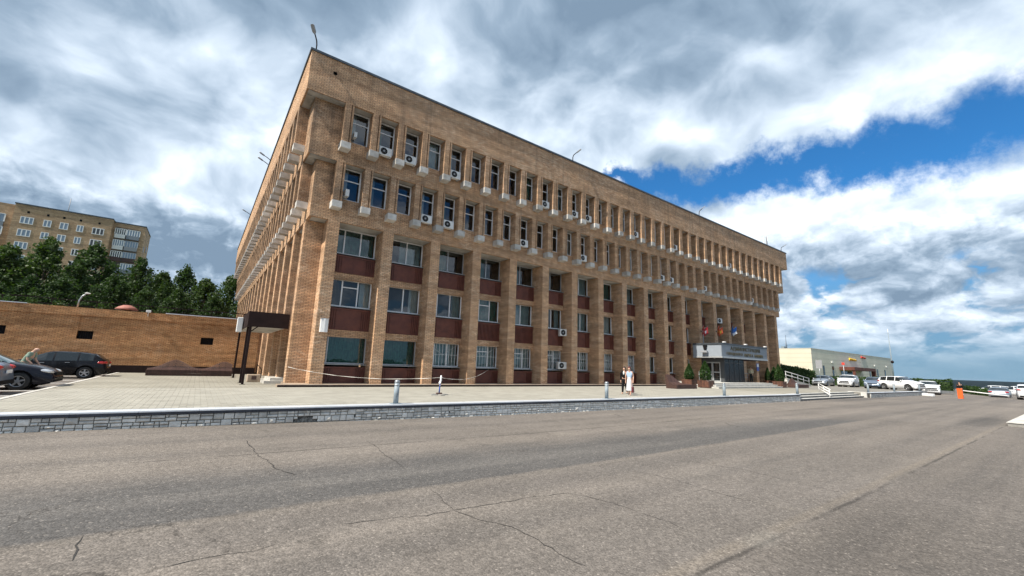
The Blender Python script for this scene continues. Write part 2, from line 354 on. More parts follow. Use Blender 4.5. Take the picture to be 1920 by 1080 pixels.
M['car_white'] = paint('white_car_paint', (0.74, 0.75, 0.76))
def leaf_mat(name, c1, c2, tr=0.35):
    m, t, b = newmat(name)
    g = t.node('ShaderNodeNewGeometry'); rpi = g.outputs['Random Per Island']
    n = t.noise(g.outputs['Position'], 0.35, 3, 0.6)
    c = t.mix(t.m('ADD', t.m('MULTIPLY', rpi, 0.6), t.m('MULTIPLY', t.mr(n, 0.3, 0.7), 0.4)), c1, c2)
    t.put(b.inputs['Base Color'], c); b.inputs['Roughness'].default_value = 0.55; b.inputs['Specular IOR Level'].default_value = 0.3
    tl = t.node('ShaderNodeBsdfTranslucent'); t.put(tl.inputs[0], t.mix(1.0, c, (1.0, 1.15, 0.5), 'MULTIPLY'))
    mx = t.node('ShaderNodeMixShader'); mx.inputs[0].default_value = tr
    out = [x for x in t.n if x.type == 'OUTPUT_MATERIAL'][0]
    t.l.new(b.outputs[0], mx.inputs[1]); t.l.new(tl.outputs[0], mx.inputs[2]); t.l.new(mx.outputs[0], out.inputs[0]); return m
M['leaf'] = leaf_mat('birch_leaves', (0.026, 0.055, 0.016), (0.085, 0.130, 0.036))
M['leaf_dark'] = leaf_mat('dark_leaves', (0.020, 0.045, 0.016), (0.062, 0.105, 0.032))
M['leaf_hedge'] = leaf_mat('hedge_leaves', (0.022, 0.050, 0.012), (0.055, 0.10, 0.024))
M['leaf_thuja'] = leaf_mat('thuja_leaves', (0.018, 0.048, 0.012), (0.050, 0.10, 0.024))
# asphalt: aged, lanes laid side by side, with a newer darker strip and seams
def asphalt():
    m, t, b = newmat('aged_asphalt'); g = t.node('ShaderNodeNewGeometry'); pos = g.outputs['Position']; x, y, z = t.sep(pos)
    base = t.mix(t.mr(t.noise(pos, 0.22, 5, 0.6), 0.3, 0.7), (0.158, 0.141, 0.125), (0.188, 0.168, 0.150))
    base = t.mix(t.mr(t.noise(pos, 1.3, 5, 0.65), 0.35, 0.75, 0.0, 0.35), base, (0.115, 0.102, 0.09))
    wob = t.m('MULTIPLY', t.m('SUBTRACT', t.noise(pos, 1.1, 5, 0.6), 0.5), 0.22)
    yy = t.m('ADD', y, wob); big = t.m('MULTIPLY', t.m('SUBTRACT', t.noise(pos, 0.45, 4, 0.6), 0.5), 2.0)
    strip = t.m('MULTIPLY', t.mr(yy, -17.95, -17.80), t.mr(t.m('ADD', y, big), -15.2, -16.7))
    strip = t.m('MULTIPLY', strip, t.mr(t.m('ADD', x, t.m('MULTIPLY', y, 1.6)), -7.0, -10.0))
    base = t.mix(t.m('MULTIPLY', strip, 0.58), base, (0.078, 0.081, 0.084))
    def line(yc, wd, soft): return t.m('SUBTRACT', 1.0, t.mr(t.m('ABSOLUTE', t.m('SUBTRACT', t.m('ADD', y, t.m('MULTIPLY', wob, 0.35)), yc)), wd, soft))
    brk = t.mr(t.noise(pos, 0.6, 4, 0.6), 0.40, 0.55)
    base = t.mix(t.m('MULTIPLY', line(-18.0, 0.03, 0.14), 0.25), base, (0.245, 0.215, 0.18))
    base = t.mix(t.m('MULTIPLY', line(-14.4, 0.008, 0.045), t.m('MULTIPLY', brk, 0.75)), base, (0.035, 0.032, 0.03))
    base = t.mix(t.m('MULTIPLY', line(-21.55, 0.02, 0.13), 0.22), base, (0.24, 0.20, 0.15))
    base = t.mix(t.m('MULTIPLY', line(-21.68, 0.006, 0.05), t.m('MULTIPLY', brk, 0.8)), base, (0.05, 0.045, 0.04))
    base = t.mix(t.mr(yy, -21.5, -21.9, 0.0, 0.38), base, (0.098, 0.087, 0.078))
    # worn grey patch where the surface broke up at the seam, dark patch by the island
    def blob(cx, cy, rx, ry, r0, r1):
        d = t.m('SQRT', t.m('ADD', t.m('POWER', t.m('DIVIDE', t.m('SUBTRACT', x, cx), rx), 2.0), t.m('POWER', t.m('DIVIDE', t.m('SUBTRACT', y, cy), ry), 2.0)))
        return t.m('SUBTRACT', 1.0, t.mr(t.m('ADD', d, t.m('MULTIPLY', t.m('SUBTRACT', t.noise(pos, 2.5, 4, 0.7), 0.5), 0.9)), r0, r1))
    base = t.mix(t.m('MULTIPLY', blob(1.75, -21.62, 0.5, 0.22, 0.4, 1.0), 0.4), base, (0.22, 0.205, 0.185))
    base = t.mix(t.m('MULTIPLY', blob(26.5, -20.9, 5.5, 0.8, 0.3, 1.2), 0.6), base, (0.060, 0.058, 0.056))
    base = t.mix(t.m('MULTIPLY', blob(42.0, -12.4, 9.0, 0.9, 0.3, 1.2), 0.5), base, (0.075, 0.072, 0.07))
    base = t.mix(t.m('MULTIPLY', blob(3.3, -22.4, 2.6, 1.0, 0.2, 1.2), 0.35), base, (0.085, 0.075, 0.066))
    wear = t.noise(t.vm('MULTIPLY', pos, (0.045, 0.9, 1.0)), 1.0, 5, 0.6)
    base = t.mix(1.0, base, t.mix(t.mr(wear, 0.32, 0.68), (0.80, 0.80, 0.81), (1.13, 1.11, 1.09)), 'MULTIPLY')
    sp = t.mr(t.noise(pos, 0.8, 6, 0.72), 0.60, 0.72, 0.0, 0.45); base = t.mix(sp, base, (0.075, 0.068, 0.062))
    lt = t.mr(t.noise(t.vm('ADD', pos, (50.0, 9.0, 0.0)), 0.5, 6, 0.7), 0.58, 0.74, 0.0, 0.5); base = t.mix(lt, base, (0.225, 0.200, 0.172))
    vc = t.node('ShaderNodeTexVoronoi', feature='DISTANCE_TO_EDGE'); vc.inputs['Scale'].default_value = 0.42
    t.put(vc.inputs['Vector'], t.vm('ADD', pos, t.vm('MULTIPLY', t.vm('SUBTRACT', t.noise(pos, 1.6, 6, 0.65, out=1), (0.5, 0.5, 0.5)), (1.1, 1.1, 0.0))))
    cr = t.m('MULTIPLY', t.m('SUBTRACT', 1.0, t.mr(vc.outputs['Distance'], 0.0015, 0.006)), t.mr(t.noise(t.vm('ADD', pos, (7.0, 3.0, 0.0)), 0.28, 4, 0.6), 0.52, 0.62, 0.0, 0.65))
    base = t.mix(cr, base, (0.045, 0.04, 0.036))
    # aggregate
    vo = t.node('ShaderNodeTexVoronoi'); vo.inputs['Scale'].default_value = 55.0; t.put(vo.inputs['Vector'], pos)
    gr = t.sep(vo.outputs['Color'])[0]
    base = t.mix(1.0, base, t.mix(gr, (0.72,)*3, (1.24,)*3), 'MULTIPLY')
    base = t.mix(t.mr(gr, 0.965, 0.99, 0.0, 0.4), base, (0.36, 0.32, 0.28))
    mid = t.noise(pos, 14, 4, 0.7)
    base = t.mix(1.0, base, t.mix(t.mr(mid, 0.3, 0.7), (0.80,)*3, (1.16,)*3), 'MULTIPLY')
    t.put(b.inputs['Base Color'], base); b.inputs['Roughness'].default_value = 0.9; b.inputs['Specular IOR Level'].default_value = 0.25
    bn = t.node('ShaderNodeBump'); bn.inputs['Strength'].default_value = 0.7; bn.inputs['Distance'].default_value = 0.008
    t.put(bn.inputs['Height'], t.m('SUBTRACT', t.m('MULTIPLY', mid, 0.8), vo.outputs['Distance'])); t.put(b.inputs['Normal'], bn.outputs[0]); return m
M['asphalt'] = asphalt()
def paving():
    m, t, b = newmat('concrete_pavers'); g = t.node('ShaderNodeNewGeometry'); pos = g.outputs['Position']
    nd = t.node('ShaderNodeTexBrick'); x, y, z = t.sep(pos); t.put(nd.inputs['Vector'], t.comb(y, x, 0.0)); nd.offset = 0.5
    for k, v in (('Color1', (0.300, 0.285, 0.245)), ('Color2', (0.268, 0.254, 0.217)), ('Mortar', (0.20, 0.188, 0.16))): t.put(nd.inputs[k], v)
    for k, v in (('Scale', 1.0), ('Mortar Size', 0.007), ('Mortar Smooth', 0.3), ('Bias', 0.1), ('Brick Width', 0.30), ('Row Height', 0.20)): nd.inputs[k].default_value = v
    c = t.mix(1.0, nd.outputs['Color'], t.mix(t.mr(t.noise(pos, 0.35, 6, 0.62), 0.3, 0.7), (0.84, 0.83, 0.80), (1.10, 1.09, 1.06)), 'MULTIPLY')
    c = t.mix(t.mr(t.noise(pos, 2.2, 5, 0.7), 0.62, 0.82, 0.0, 0.4), c, (0.25, 0.23, 0.19))
    c = t.mix(1.0, c, t.mix(t.noise(pos, 45, 3, 0.6), (0.88,)*3, (1.12,)*3), 'MULTIPLY')
    t.put(b.inputs['Base Color'], c); b.inputs['Roughness'].default_value = 0.85; b.inputs['Specular IOR Level'].default_value = 0.25
    bn = t.node('ShaderNodeBump'); bn.inputs['Strength'].default_value = 0.5; bn.inputs['Distance'].default_value = 0.01
    t.put(bn.inputs['Height'], t.m('SUBTRACT', t.m('MULTIPLY', t.noise(pos, 30, 3), 0.2), nd.outputs['Fac'])); t.put(b.inputs['Normal'], bn.outputs[0]); return m
M['paving'] = paving()
M['stone'] = pbr('grey_facing_stone', (0.78, 0.755, 0.70), 0.8, vs_=6.0, c2=(0.56, 0.545, 0.50), bump=0.9, bs=16, rnd_obj=0.3)
M['mortar'] = pbr('dark_joint', (0.06, 0.06, 0.057), 0.9, var=0.3)
M['coping_top'] = pbr('pale_metal_coping', (0.66, 0.69, 0.73), 0.38, metal=0.2, var=0.08, vs_=1.5)
M['coping_edge'] = pbr('dark_coping_edge', (0.045, 0.05, 0.065), 0.5, metal=0.3, var=0.2)
M['kerb'] = pbr('kerb_concrete', (0.50, 0.48, 0.44), 0.85, var=0.2, vs_=2.0, bump=0.3)
M['step'] = pbr('pale_step_stone', (0.50, 0.49, 0.46), 0.75, var=0.12, vs_=1.5)
def ground():
    m, t, b = newmat('meadow_and_forest'); g = t.node('ShaderNodeNewGeometry'); pos = g.outputs['Position']
    d = t.vm('LENGTH', pos, out=1)
    grass = t.mix(t.mr(t.noise(pos, 0.4, 6, 0.65), 0.3, 0.7), (0.055, 0.085, 0.022), (0.16, 0.15, 0.05))
    forest = t.mix(t.mr(t.noise(pos, 0.006, 8, 0.7), 0.35, 0.65), (0.005, 0.010, 0.013), (0.010, 0.018, 0.020))  # forest colour darkened to hold the trees' own shading
    field = t.mr(t.noise(t.vm('ADD', pos, (900.0, 0.0, 0.0)), 0.0009, 3, 0.5), 0.66, 0.70, 0.0, 0.5)
    forest = t.mix(field, forest, (0.05, 0.07, 0.05))
    t.put(b.inputs['Base Color'], t.mix(t.mr(d, 130, 240), grass, forest)); b.inputs['Roughness'].default_value = 0.95; b.inputs['Specular IOR Level'].default_value = 0.05
    return m
M['ground'] = ground()
# ---------------------------------------------------------------- ground, road, podium
ZP = -0.126                                    # paved podium in front of the office building
WA, WB = np.array([-7.08, -10.03]), np.array([32.08, -11.33])   # line of the retaining wall
def wall_y(x): return WA[1]+(WB[1]-WA[1])*(x-WA[0])/(WB[0]-WA[0])
def zroad(x, y=0):
    k = min(1, max(0, (x+8)/14)); k = k*k*(3-2*k)
    return -0.50-0.10*k + 0.02*min(1, max(0, (x-8)/20))
def sstep(a, b, x): k = min(1, max(0, (x-a)/(b-a))); return k*k*(3-2*k)
def grid(xs, ys, zf, mat, name, **kw):
    mb = MB(); nx = len(xs)
    mb.v = [(x, y, zf(x, y)) for y in ys for x in xs]
    for j in range(len(ys)-1):
        for i in range(nx-1): mb._f((j*nx+i, j*nx+i+1, (j+1)*nx+i+1, (j+1)*nx+i), True)
    return obj(name, mb, mat, **kw)
def zground(x, y):
    drop = sstep(100, 420, x)*0.5 + sstep(-60, -400, y)*0.5 + 0.5*sstep(110, 420, x+max(0, -y)*0.6)
    drop = min(1, drop)*(1-sstep(40, 260, y-0.15*x))
    z = -0.9 - 46*drop
    if y > 20: z = z*(1-sstep(20, 60, y)) + (1.5*sstep(20, 60, y) - 46*drop*sstep(20, 60, y))
    if abs(x) > 5000 or abs(y) > 5000: z = 4
    return z
gx = [-26000, -9000, -3000, -1000, -400, -200, -100, -50, 0, 50, 85, 110, 140, 170, 200, 250, 300, 360, 430, 600, 1000, 2000, 4000, 9000, 26000]
gy = [-26000, -9000, -3000, -1000, -430, -360, -300, -250, -200, -150, -100, -60, -30, 0, 17, 30, 45, 60, 100, 150, 200, 300, 420, 1000, 3000, 9000, 26000]
grid(gx, gy, zground, M['ground'], 'ground', kind='structure')
road = grid([-80, -40, -20, -12, -8, -6, -4, -2, 0, 2, 4, 6, 8, 12, 16, 24, 32, 45, 60, 80, 96], [-70, -45, -32, -27, -24, -22, -20, -18, -16, -14, -12, -10.6, -9.2], zroad, M['asphalt'], 'road', kind='structure')
# cracks in the asphalt
def ribbon(pxs, wd, mat, parent, dz=0.004):
    pts = [Vector(onZ(x, y, -0.58)) for x, y in pxs]; fine = []
    for a, b in zip(pts, pts[1:]):
        n = max(2, int((b-a).length/0.10))
        for i in range(n): fine.append(a.lerp(b, i/n)+Vector((rnd.uniform(-1, 1), rnd.uniform(-1, 1), 0))*0.022)
    fine.append(pts[-1]); mb = MB()
    for i, p in enumerate(fine):
        d = (fine[min(i+1, len(fine)-1)]-fine[max(0, i-1)]); d.z = 0; d.normalize(); nrm = Vector((-d.y, d.x, 0))
        hw = wd*.8*rnd.uniform(0.2, 1.0)*(0.3 if i in (0, len(fine)-1) else 1)
        for s_ in (-1, 1): q = p+nrm*hw*s_; mb.v.append((q.x, q.y, zroad(q.x)+dz))
    for i in range(len(fine)-1): mb._f((2*i, 2*i+2, 2*i+3, 2*i+1))
    return obj('crack', mb, mat, parent)
for pxs, wd in (([(461, 830), (477, 851), (487, 862), (500, 868), (512, 881), (530, 890), (556, 896)], 0.016),
                ([(688, 829), (705, 840), (722, 855), (748, 872), (760, 882)], 0.012),
                ([(812, 925), (850, 962), (930, 948), (1000, 934), (1070, 926)], 0.010), ([(850, 962), (900, 980), (960, 993), (1010, 1020), (1060, 1050), (1100, 1068)], 0.010),
                ([(640, 990), (720, 980), (800, 972), (850, 962)], 0.009), ([(300, 1078), (400, 1055), (480, 1042), (520, 1030)], 0.011),
                ([(1070, 926), (1150, 945), (1240, 975), (1300, 1000)], 0.008), ([(1190, 882), (1270, 900), (1340, 922), (1420, 942)], 0.008),
                ([(150, 1018), (140, 1045), (132, 1068)], 0.012), ([(1280, 862), (1400, 880), (1500, 905), (1580, 922)], 0.007)):
    ribbon(pxs, wd, M['crack'], road)
# podium: the pavers, its kerb on the car-park side
mb = MB(); X0, X1 = -8.1, 95.0
def slab(mb, poly, z0, z1): return mb.prism(poly, 'z', z0, z1)
slab(mb, [(X0, wall_y(X0)+0.25), (32.0, wall_y(32)+0.25), (32.0, 17.0), (X0, 17.0)], -0.7, ZP)
slab(mb, [(32.0, -10.15), (46.75, -10.15), (46.75, 17.0), (32.0, 17.0)], -0.7, ZP)
pvm = obj('pavement', mb, M['paving'], kind='structure')
spots = []
for i in range(int(40/.161)):
    x = -8.0+i*.161
    for j in range(60):
        y = -10.6+j*.241+(.12 if i % 2 else 0)
        if y-.12 > wall_y(x)+.44 and y < -1.0 and x < 32: spots.append((math.hypot(x-CAM[0], y-CAM[1]), x, y))
spots.sort()
pv_me = [MB().box(-.0775, .0775, -.1175, .1175, -.02, .004+.001*k).mesh('paver', M['paver']) for k in range(3)]
for d_, x, y in spots[:300]: obj('paver', rnd.choice(pv_me), None, pvm, (x, y, ZP))
mb = MB()
for d_, x, y in spots[300:]: z_ = ZP+.004+rnd.uniform(0, .002); k = len(mb.v); mb.v += [(x-.0775, y-.1175, z_), (x+.0775, y-.1175, z_), (x+.0775, y+.1175, z_), (x-.0775, y+.1175, z_), (x-.0775, y-.1175, ZP-.01), (x+.0775, y-.1175, ZP-.01), (x+.0775, y+.1175, ZP-.01), (x-.0775, y+.1175, ZP-.01)]; mb._f((k, k+1, k+2, k+3)); [mb._f((k+4+q, k+4+(q+1) % 4, k+(q+1) % 4, k+q)) for q in range(4)]
obj('pavers', mb, M['paver'], pvm, kind='stuff')
mb = MB(); slab(mb, [(46.75, -11.15), (X1, -11.6), (X1, 17.0), (46.75, 17.0)], -0.7, ZP)
obj('terrace', mb, pbr('pale_worn_asphalt', (0.245, 0.232, 0.205), .9, vs_=.5, c2=(0.18, 0.17, 0.152), bump=.3, spec=.2), kind='structure')
mb = MB()
slab(mb, [(-60, -9.6), (-8.25, -9.6), (-8.25, 17.0), (-60, 17.0)], -0.8, -0.25)
lot = obj('car_park', mb, M['asphalt'], kind='structure')
kb = MB(); n = 26
for i in range(n): y0 = -9.6+i*26.4/n; kb.box(-8.25, -8.1, y0+0.004, y0+26.4/n-0.004, -0.7, ZP+0.015)
obj('kerb', kb, M['kerb'], kind='structure')
for i, y in enumerate((-8.0, -5.4, -2.8, -0.2, 2.4, 5.0, 7.6, 10.2, 12.8)):
    obj('parking_line', MB().box(-13.4, -8.6, y-0.06, y+0.06, -0.26, -0.246), M['white'], lot)
# white kerb line along the edge of the car terrace on the far side
kb = MB()
for i in range(18): x0 = 64.2+i*1.6; kb.box(x0, x0+1.59, -11.85, -11.66, -0.7, ZP+0.06)
obj('kerb', kb, M['kerb'], kind='structure')
# ---------------------------------------------------------------- retaining wall of facing stones
def stone_wall(x0, x1, seed, label, n_parts):
    rr = random.Random(seed); y0, y1 = wall_y(x0), wall_y(x1); ang = math.atan2(y1-y0, x1-x0); Lw = math.hypot(x1-x0, y1-y0)
    t = empty('retaining_wall', (x0, y0, ZP), ang, label=label, cat='wall')
    zb = -0.56
    obj('backing', MB().box(0, Lw, 0.035, 0.30, zb, -0.075), M['mortar'], t)
    kb = MB(); ke = MB(); k = 0; xx = 0.0
    while xx < Lw-0.01:
        e = min(Lw, xx+1.2); kb.box(xx+0.003, e-0.003, -0.075, 0.42, -0.012, 0.022); ke.box(xx+0.003, e-0.003, -0.070, 0.36, -0.074, -0.0125); xx = e
    obj('coping', kb, M['coping_top'], t); obj('coping_edge', ke, M['coping_edge'], t)
    cells = []; g = 0.013; ch = 0.168
    for row in range(3):
        xx = -0.17*row; zt = -0.082-row*ch
        while xx < Lw:
            kind = rr.choice('BBSQQT'); cw = {'B': rr.uniform(.18, .27), 'S': rr.uniform(.20, .30), 'Q': rr.uniform(.28, .34), 'T': rr.uniform(.22, .30)}[kind]
            if kind == 'B': st = [(0, cw, 0, ch)]
            elif kind == 'S': k = rr.uniform(.4, .6)*ch; st = [(0, cw, 0, k), (0, cw, k, ch)]
            elif kind == 'Q': k = rr.uniform(.42, .6)*ch; a = rr.uniform(.3, .7)*cw; b2 = rr.uniform(.3, .7)*cw; st = [(0, a, 0, k), (a, cw, 0, k), (0, b2, k, ch), (b2, cw, k, ch)]
            else: a = rr.uniform(.18, .28)*cw; k = rr.uniform(.4, .55)*ch; st = [(0, a, 0, k), (a, cw, 0, k), (0, cw, k, ch)]
            for (a, b2, c, d) in st: cells.append((max(0, xx+a)+g/2, min(Lw, xx+b2)-g/2, zt-d+g/2, zt-c-g/2))
            xx += cw
    hole = (onY(548, 783, wall_y(-1))[0]-x0, onY(600, 783, wall_y(-1))[0]-x0)
    good = []
    for (a, b2, c, d) in cells:
        if b2-a < 0.03 or d < zb+0.02: continue
        c = max(c, zb)
        fh = ((a+b2)/2-hole[0])/(hole[1]-hole[0])
        if 0 < fh < 1 and (c+d)/2 < -0.56+.34*math.sin(math.pi*fh)**.6: continue
        good.append((a, b2, c, d))
    def near(s): X = x0+(s[0]+s[1])/2; return abs(X+1.5)-3*math.sqrt((s[1]-s[0])*(s[3]-s[2]))
    good.sort(key=near)
    def build(mb, a, b2, c, d):
        p = rr.uniform(0.012, 0.045); i = min(0.012, (d-c)*.2); k = len(mb.v)
        mb.v += [(a, .04, c), (b2, .04, c), (b2, .04, d), (a, .04, d)]
        mb.v += [(a, -p*.2, c), (b2, -p*.2, c), (b2, -p*.2, d), (a, -p*.2, d)]
        fr = [(a+i, c+i), (b2-i, c+i), (b2-i, d-i), (a+i, d-i)]
        mb.v += [(x, -p*rr.uniform(.6, 1.1), z) for x, z in fr]
        mb.v.append(((a+b2)/2+rr.uniform(-.2, .2)*(b2-a), -p*rr.uniform(1.0, 1.5), (c+d)/2))
        for q in range(4):
            r_ = (q+1) % 4; mb._f((k+q, k+r_, k+4+r_, k+4+q)); mb._f((k+4+q, k+4+r_, k+8+r_, k+8+q)); mb._f((k+8+q, k+8+r_, k+12))
    for s in good[:n_parts]:
        m2 = MB(); build(m2, *s); obj('stone', m2, M['stone'], t)
    rest = MB()
    for s in good[n_parts:]: build(rest, *s)
    if rest.f: obj('stones', rest, M['stone'], t, kind='stuff')
    return t, hole
rw, hole = stone_wall(-12.0, 32.05, 5, 'low retaining wall of grey split stones with pale coping, cavity at its foot', 290)
# broken-out cavity with crumbling mortar at the foot of the wall
mb = MB(); n = 22; k = []
for i in range(n+1):
    f = i/n; x = hole[0]+(hole[1]-hole[0])*f; h = 0.27*math.sin(math.pi*f)**0.6*rnd.uniform(.6, 1.1)+0.02
    mb.v += [(x, .036, -0.56), (x, -0.02+rnd.uniform(0, .03), -0.52), (x+rnd.uniform(-.02, .02), 0.0+rnd.uniform(-.02, .03), -0.42-0.1+h*.7), (x, .036, -0.50+h)]
for i in range(n):
    for j in range(3): a = 4*i+j; mb._f((a, a+4, a+5, a+1))
obj('broken_patch', mb, pbr('crumbled_mortar', (0.26, 0.25, 0.225), 0.95, vs_=14, c2=(0.07, 0.066, 0.06), bump=1.0, bs=22), rw)
stone_wall(46.9, 64.0, 9, 'short stretch of stone-faced retaining wall beyond the steps', 150)
# ---------------------------------------------------------------- steps in the retaining wall and their handrail
st = empty('stairway', (32.1, -11.35, -0.58), label='broad pale steps with shaded risers between the two stone-faced walls', cat='steps')
for i in range(3):
    z1 = (0.454/3)*(i+1)
    obj('step', MB().box(0.02, 14.6, 0.02+0.36*i, 1.20, z1-0.454/3+0.002, z1-0.03), pbr('shaded_riser', (0.16, 0.16, 0.155), 0.8, var=0.2), st)  # risers coloured darker than the treads for the shade on their faces
    obj('tread', MB().box(0.0, 14.65, -0.02+0.36*i, 0.36*(i+1)+0.0, z1-0.03, z1), M['step'], st)
obj('end_block', MB().box(14.66, 14.80, -0.25, 1.2, 0.0, 0.50), M['step'], st)
hq0, hq1 = onY(1557, 731, -11.35), onY(1534, 718.5, -10.0)
hr = empty('handrail', (hq0[0], -11.35, -0.58), label='white tubular handrail over the broad steps', cat='handrail')
a0, a1 = Vector((0.0, 0.0, hq0[2]+.58)), Vector((hq1[0]-hq0[0], 1.35, hq1[2]+.58))
for k in range(3): obj('rail', MB().tube([a0+Vector((0, 0, -.22*k)), a1+Vector((0, 0, -.22*k))], 0.035, 8), M['white'], hr)
for f in (0.1, 0.55, 0.98):
    p = a0.lerp(a1, f); obj('post', MB().tube([(p.x, p.y, 0.0 if f < .5 else 0.44), p], 0.03, 8), M['white'], hr)
# ---------------------------------------------------------------- office building
B, A_, WP, S = 3.15, 0.966687, 0.643757, 0.532519
NF, NL = 18, 16
LX = 2*A_+NF*B+WP; LY = 2*A_+NL*B+WP
Z4, Z5, ZA, ZT = 8.955, 12.285, 15.594, 17.903
SILL4, SILL5 = 10.32, 13.63
DW = 1.32                                        # windows of the lower floors stand this far behind the pilaster faces
bld = empty('office_building', (LX/2, LY/2, 0), label='long five-storey tan brick office building with pilasters and stepped upper floors', cat='building')
OFF = Vector((-LX/2, -LY/2, 0))
def bobj(name, mb, mat, loc=(0, 0, 0), parent=None, **kw):
    return obj(name, mb, mat, parent or bld, Vector(loc)+(OFF if parent is None else Vector((0, 0, 0))), **kw)
class Front:
    n = NF
    @staticmethod
    def box(mb, u0, u1, d0, d1, z0, z1): return mb.box(u0, u1, -d1, -d0, z0, z1)
    @staticmethod
    def at(u, d, z): return (u, -d, z)
class Left:
    n = NL
    @staticmethod
    def box(mb, u0, u1, d0, d1, z0, z1): return mb.box(-d1, -d0, u0, u1, z0, z1)
    @staticmethod
    def at(u, d, z): return (-d, u, z)
def ring(e, th, z0, z1):
    mb = MB(); mb.box(-e, LX+e, -e, -e+th, z0, z1); mb.box(-e, LX+e, LY+e-th, LY+e, z0, z1)
    mb.box(-e, -e+th, -e+th, LY+e-th, z0, z1); mb.box(LX+e-th, LX+e, -e+th, LY+e-th, z0, z1); return mb
bobj('spandrel', ring(0, 0.15, Z4, SILL4), M['brick']); bobj('spandrel', ring(S, 0.15, Z5, SILL5), M['brick'])
bobj('attic', ring(2*S, 0.14, ZA, ZT), M['brick'])
bobj('roof_edge', ring(2*S+0.07, 0.5, ZT+0.001, ZT+0.13), M['roof_metal'])
bobj('roof', MB().box(-2*S+.4, LX+2*S-.4, -2*S+.4, LY+2*S-.4, ZT-.5, ZT-.3), M['roof_sheet'])
for e, z in ((0, Z4), (S, Z5), (2*S, ZA)):
    bobj('soffit', MB().box(-e+.151, LX+e-.151, -e+.151, LY+e-.151, z+.03, z+.27), M['soffit'])
    sb = MB()
    if e:
        for (x0, x1, y0, y1) in ((-e+.10, A_+.1, -e+.06, -e+.50), (-e+.10, -e+.5, -e+.54, A_-.02)): sb.box(x0, x1, y0, y1, z-.035, z-.001)
        bobj('soffit_panel', sb, M['concrete'])
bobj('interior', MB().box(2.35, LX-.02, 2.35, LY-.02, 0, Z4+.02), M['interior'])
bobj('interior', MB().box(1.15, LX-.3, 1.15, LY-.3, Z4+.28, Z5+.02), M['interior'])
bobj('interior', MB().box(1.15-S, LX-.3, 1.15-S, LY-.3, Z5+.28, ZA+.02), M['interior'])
bobj('wall', MB().box(LX-.015, LX, A_+.7, LY, 0, Z4-.002).box(1.4, LX-.02, LY-.015, LY, 0, Z4-.002), M['brick'])
bobj('wall', MB().box(LX-.29, LX, .33, LY, SILL4+.002, Z5-.002).box(LX-.29+S, LX+S, .33, LY, SILL5+.002, ZA-.002), M['brick'])
# corner blocks of the two upper floors
for (z0, z1, e) in ((SILL4, Z5, 0), (SILL5, ZA, S)):
    for (x0, x1) in ((-e, A_-.001), (LX-A_+.001, LX+e)): bobj('corner_block', MB().box(x0, x1, -e, A_-.001, z0+.001, z1-.001), M['brick'])
bobj('plinth', MB().box(-.55, LX-2.0, -.62, 0.0, ZP, -0.002).box(0.002, LX-.1, 0.003, 2.3, ZP, -0.004), M['plinth'])
bobj('plinth_edge', MB().box(-.56, LX-2.0, -.66, -.625, ZP, -0.035), M['dark_metal'])
PZ = {0: (0.0, 0.89, 1.05, 2.61), 1: (2.96, 4.21, 4.32, 5.93), 2: (6.27, 7.31, 7.43, 8.965)}
WW = B-WP
def rect_frame(F, w_, h, muls, trans=(), t_=0.07, dp=0.035):
    mb = MB(); F.box(mb, 0, w_, -dp, dp, 0, t_); F.box(mb, 0, w_, -dp, dp, h-t_, h)
    F.box(mb, 0, t_, -dp, dp, t_, h-t_); F.box(mb, w_-t_, w_, -dp, dp, t_, h-t_)
    for m_ in muls: F.box(mb, m_*w_-.035, m_*w_+.035, -dp+.002, dp-.002, t_, h-t_)
    for (z, a, b) in trans: F.box(mb, a*w_+.036, b*w_-.036, -dp+.004, dp-.004, z*h-.03, z*h+.03)
    return mb
def pane_mesh(F, w_, h):
    mb = MB(); a = F.at(.03, 0, .03); b = F.at(w_-.03, 0, .03); c = F.at(w_-.03, 0, h-.03); d = F.at(.03, 0, h-.03)
    mb.quad(a, b, c, d); return mb.mesh('pane', M['glass'])
def curtain_mesh(F, u0, u1, h, mat):
    mb = MB(); n = max(6, int((u1-u0)/.05)); k = 0
    for i in range(n+1):
        u = u0+(u1-u0)*i/n; dd = -.22+.022*math.sin(i*1.9)+.01*math.sin(i*.7)
        mb.v += [F.at(u, dd, .02), F.at(u, dd, h-.03)]
        if i: mb._f((2*i-2, 2*i, 2*i+1, 2*i-1), True)
    return mb.mesh('curtain', mat)
def panel_mesh(F, w_, h, style):
    mb = MB(); F.box(mb, 0, w_, -.34, -.045, 0, h)
    F.box(mb, .02, w_-.02, -.045, .02, h-.09, h); F.box(mb, .02, w_-.02, -.045, .0, 0, .05)
    ribs = [i*.115 for i in range(1, 5)] + [w_-i*.115 for i in range(1, 5)] if style == 0 else [i*w_/22 for i in range(1, 22)]
    for u in ribs: F.box(mb, u-.035, u+.03, -.046, .012, .052, h-.092)
    if style == 0: F.box(mb, .56, w_-.56, -.046, -.012, .052, h-.092)
    return mb.mesh('panel', M['red_panel'])
meshes = {}
def cached(key, fn):
    if key not in meshes: meshes[key] = fn()
    return meshes[key]
KINDS = {'a': ((.26, .64), ()), 'b': ((.32, .68), ((.72, .32, .68),)), 'c': ((.16, .56), ()), 'd': ((.5,), ()), 'e': ((.14,), ())}
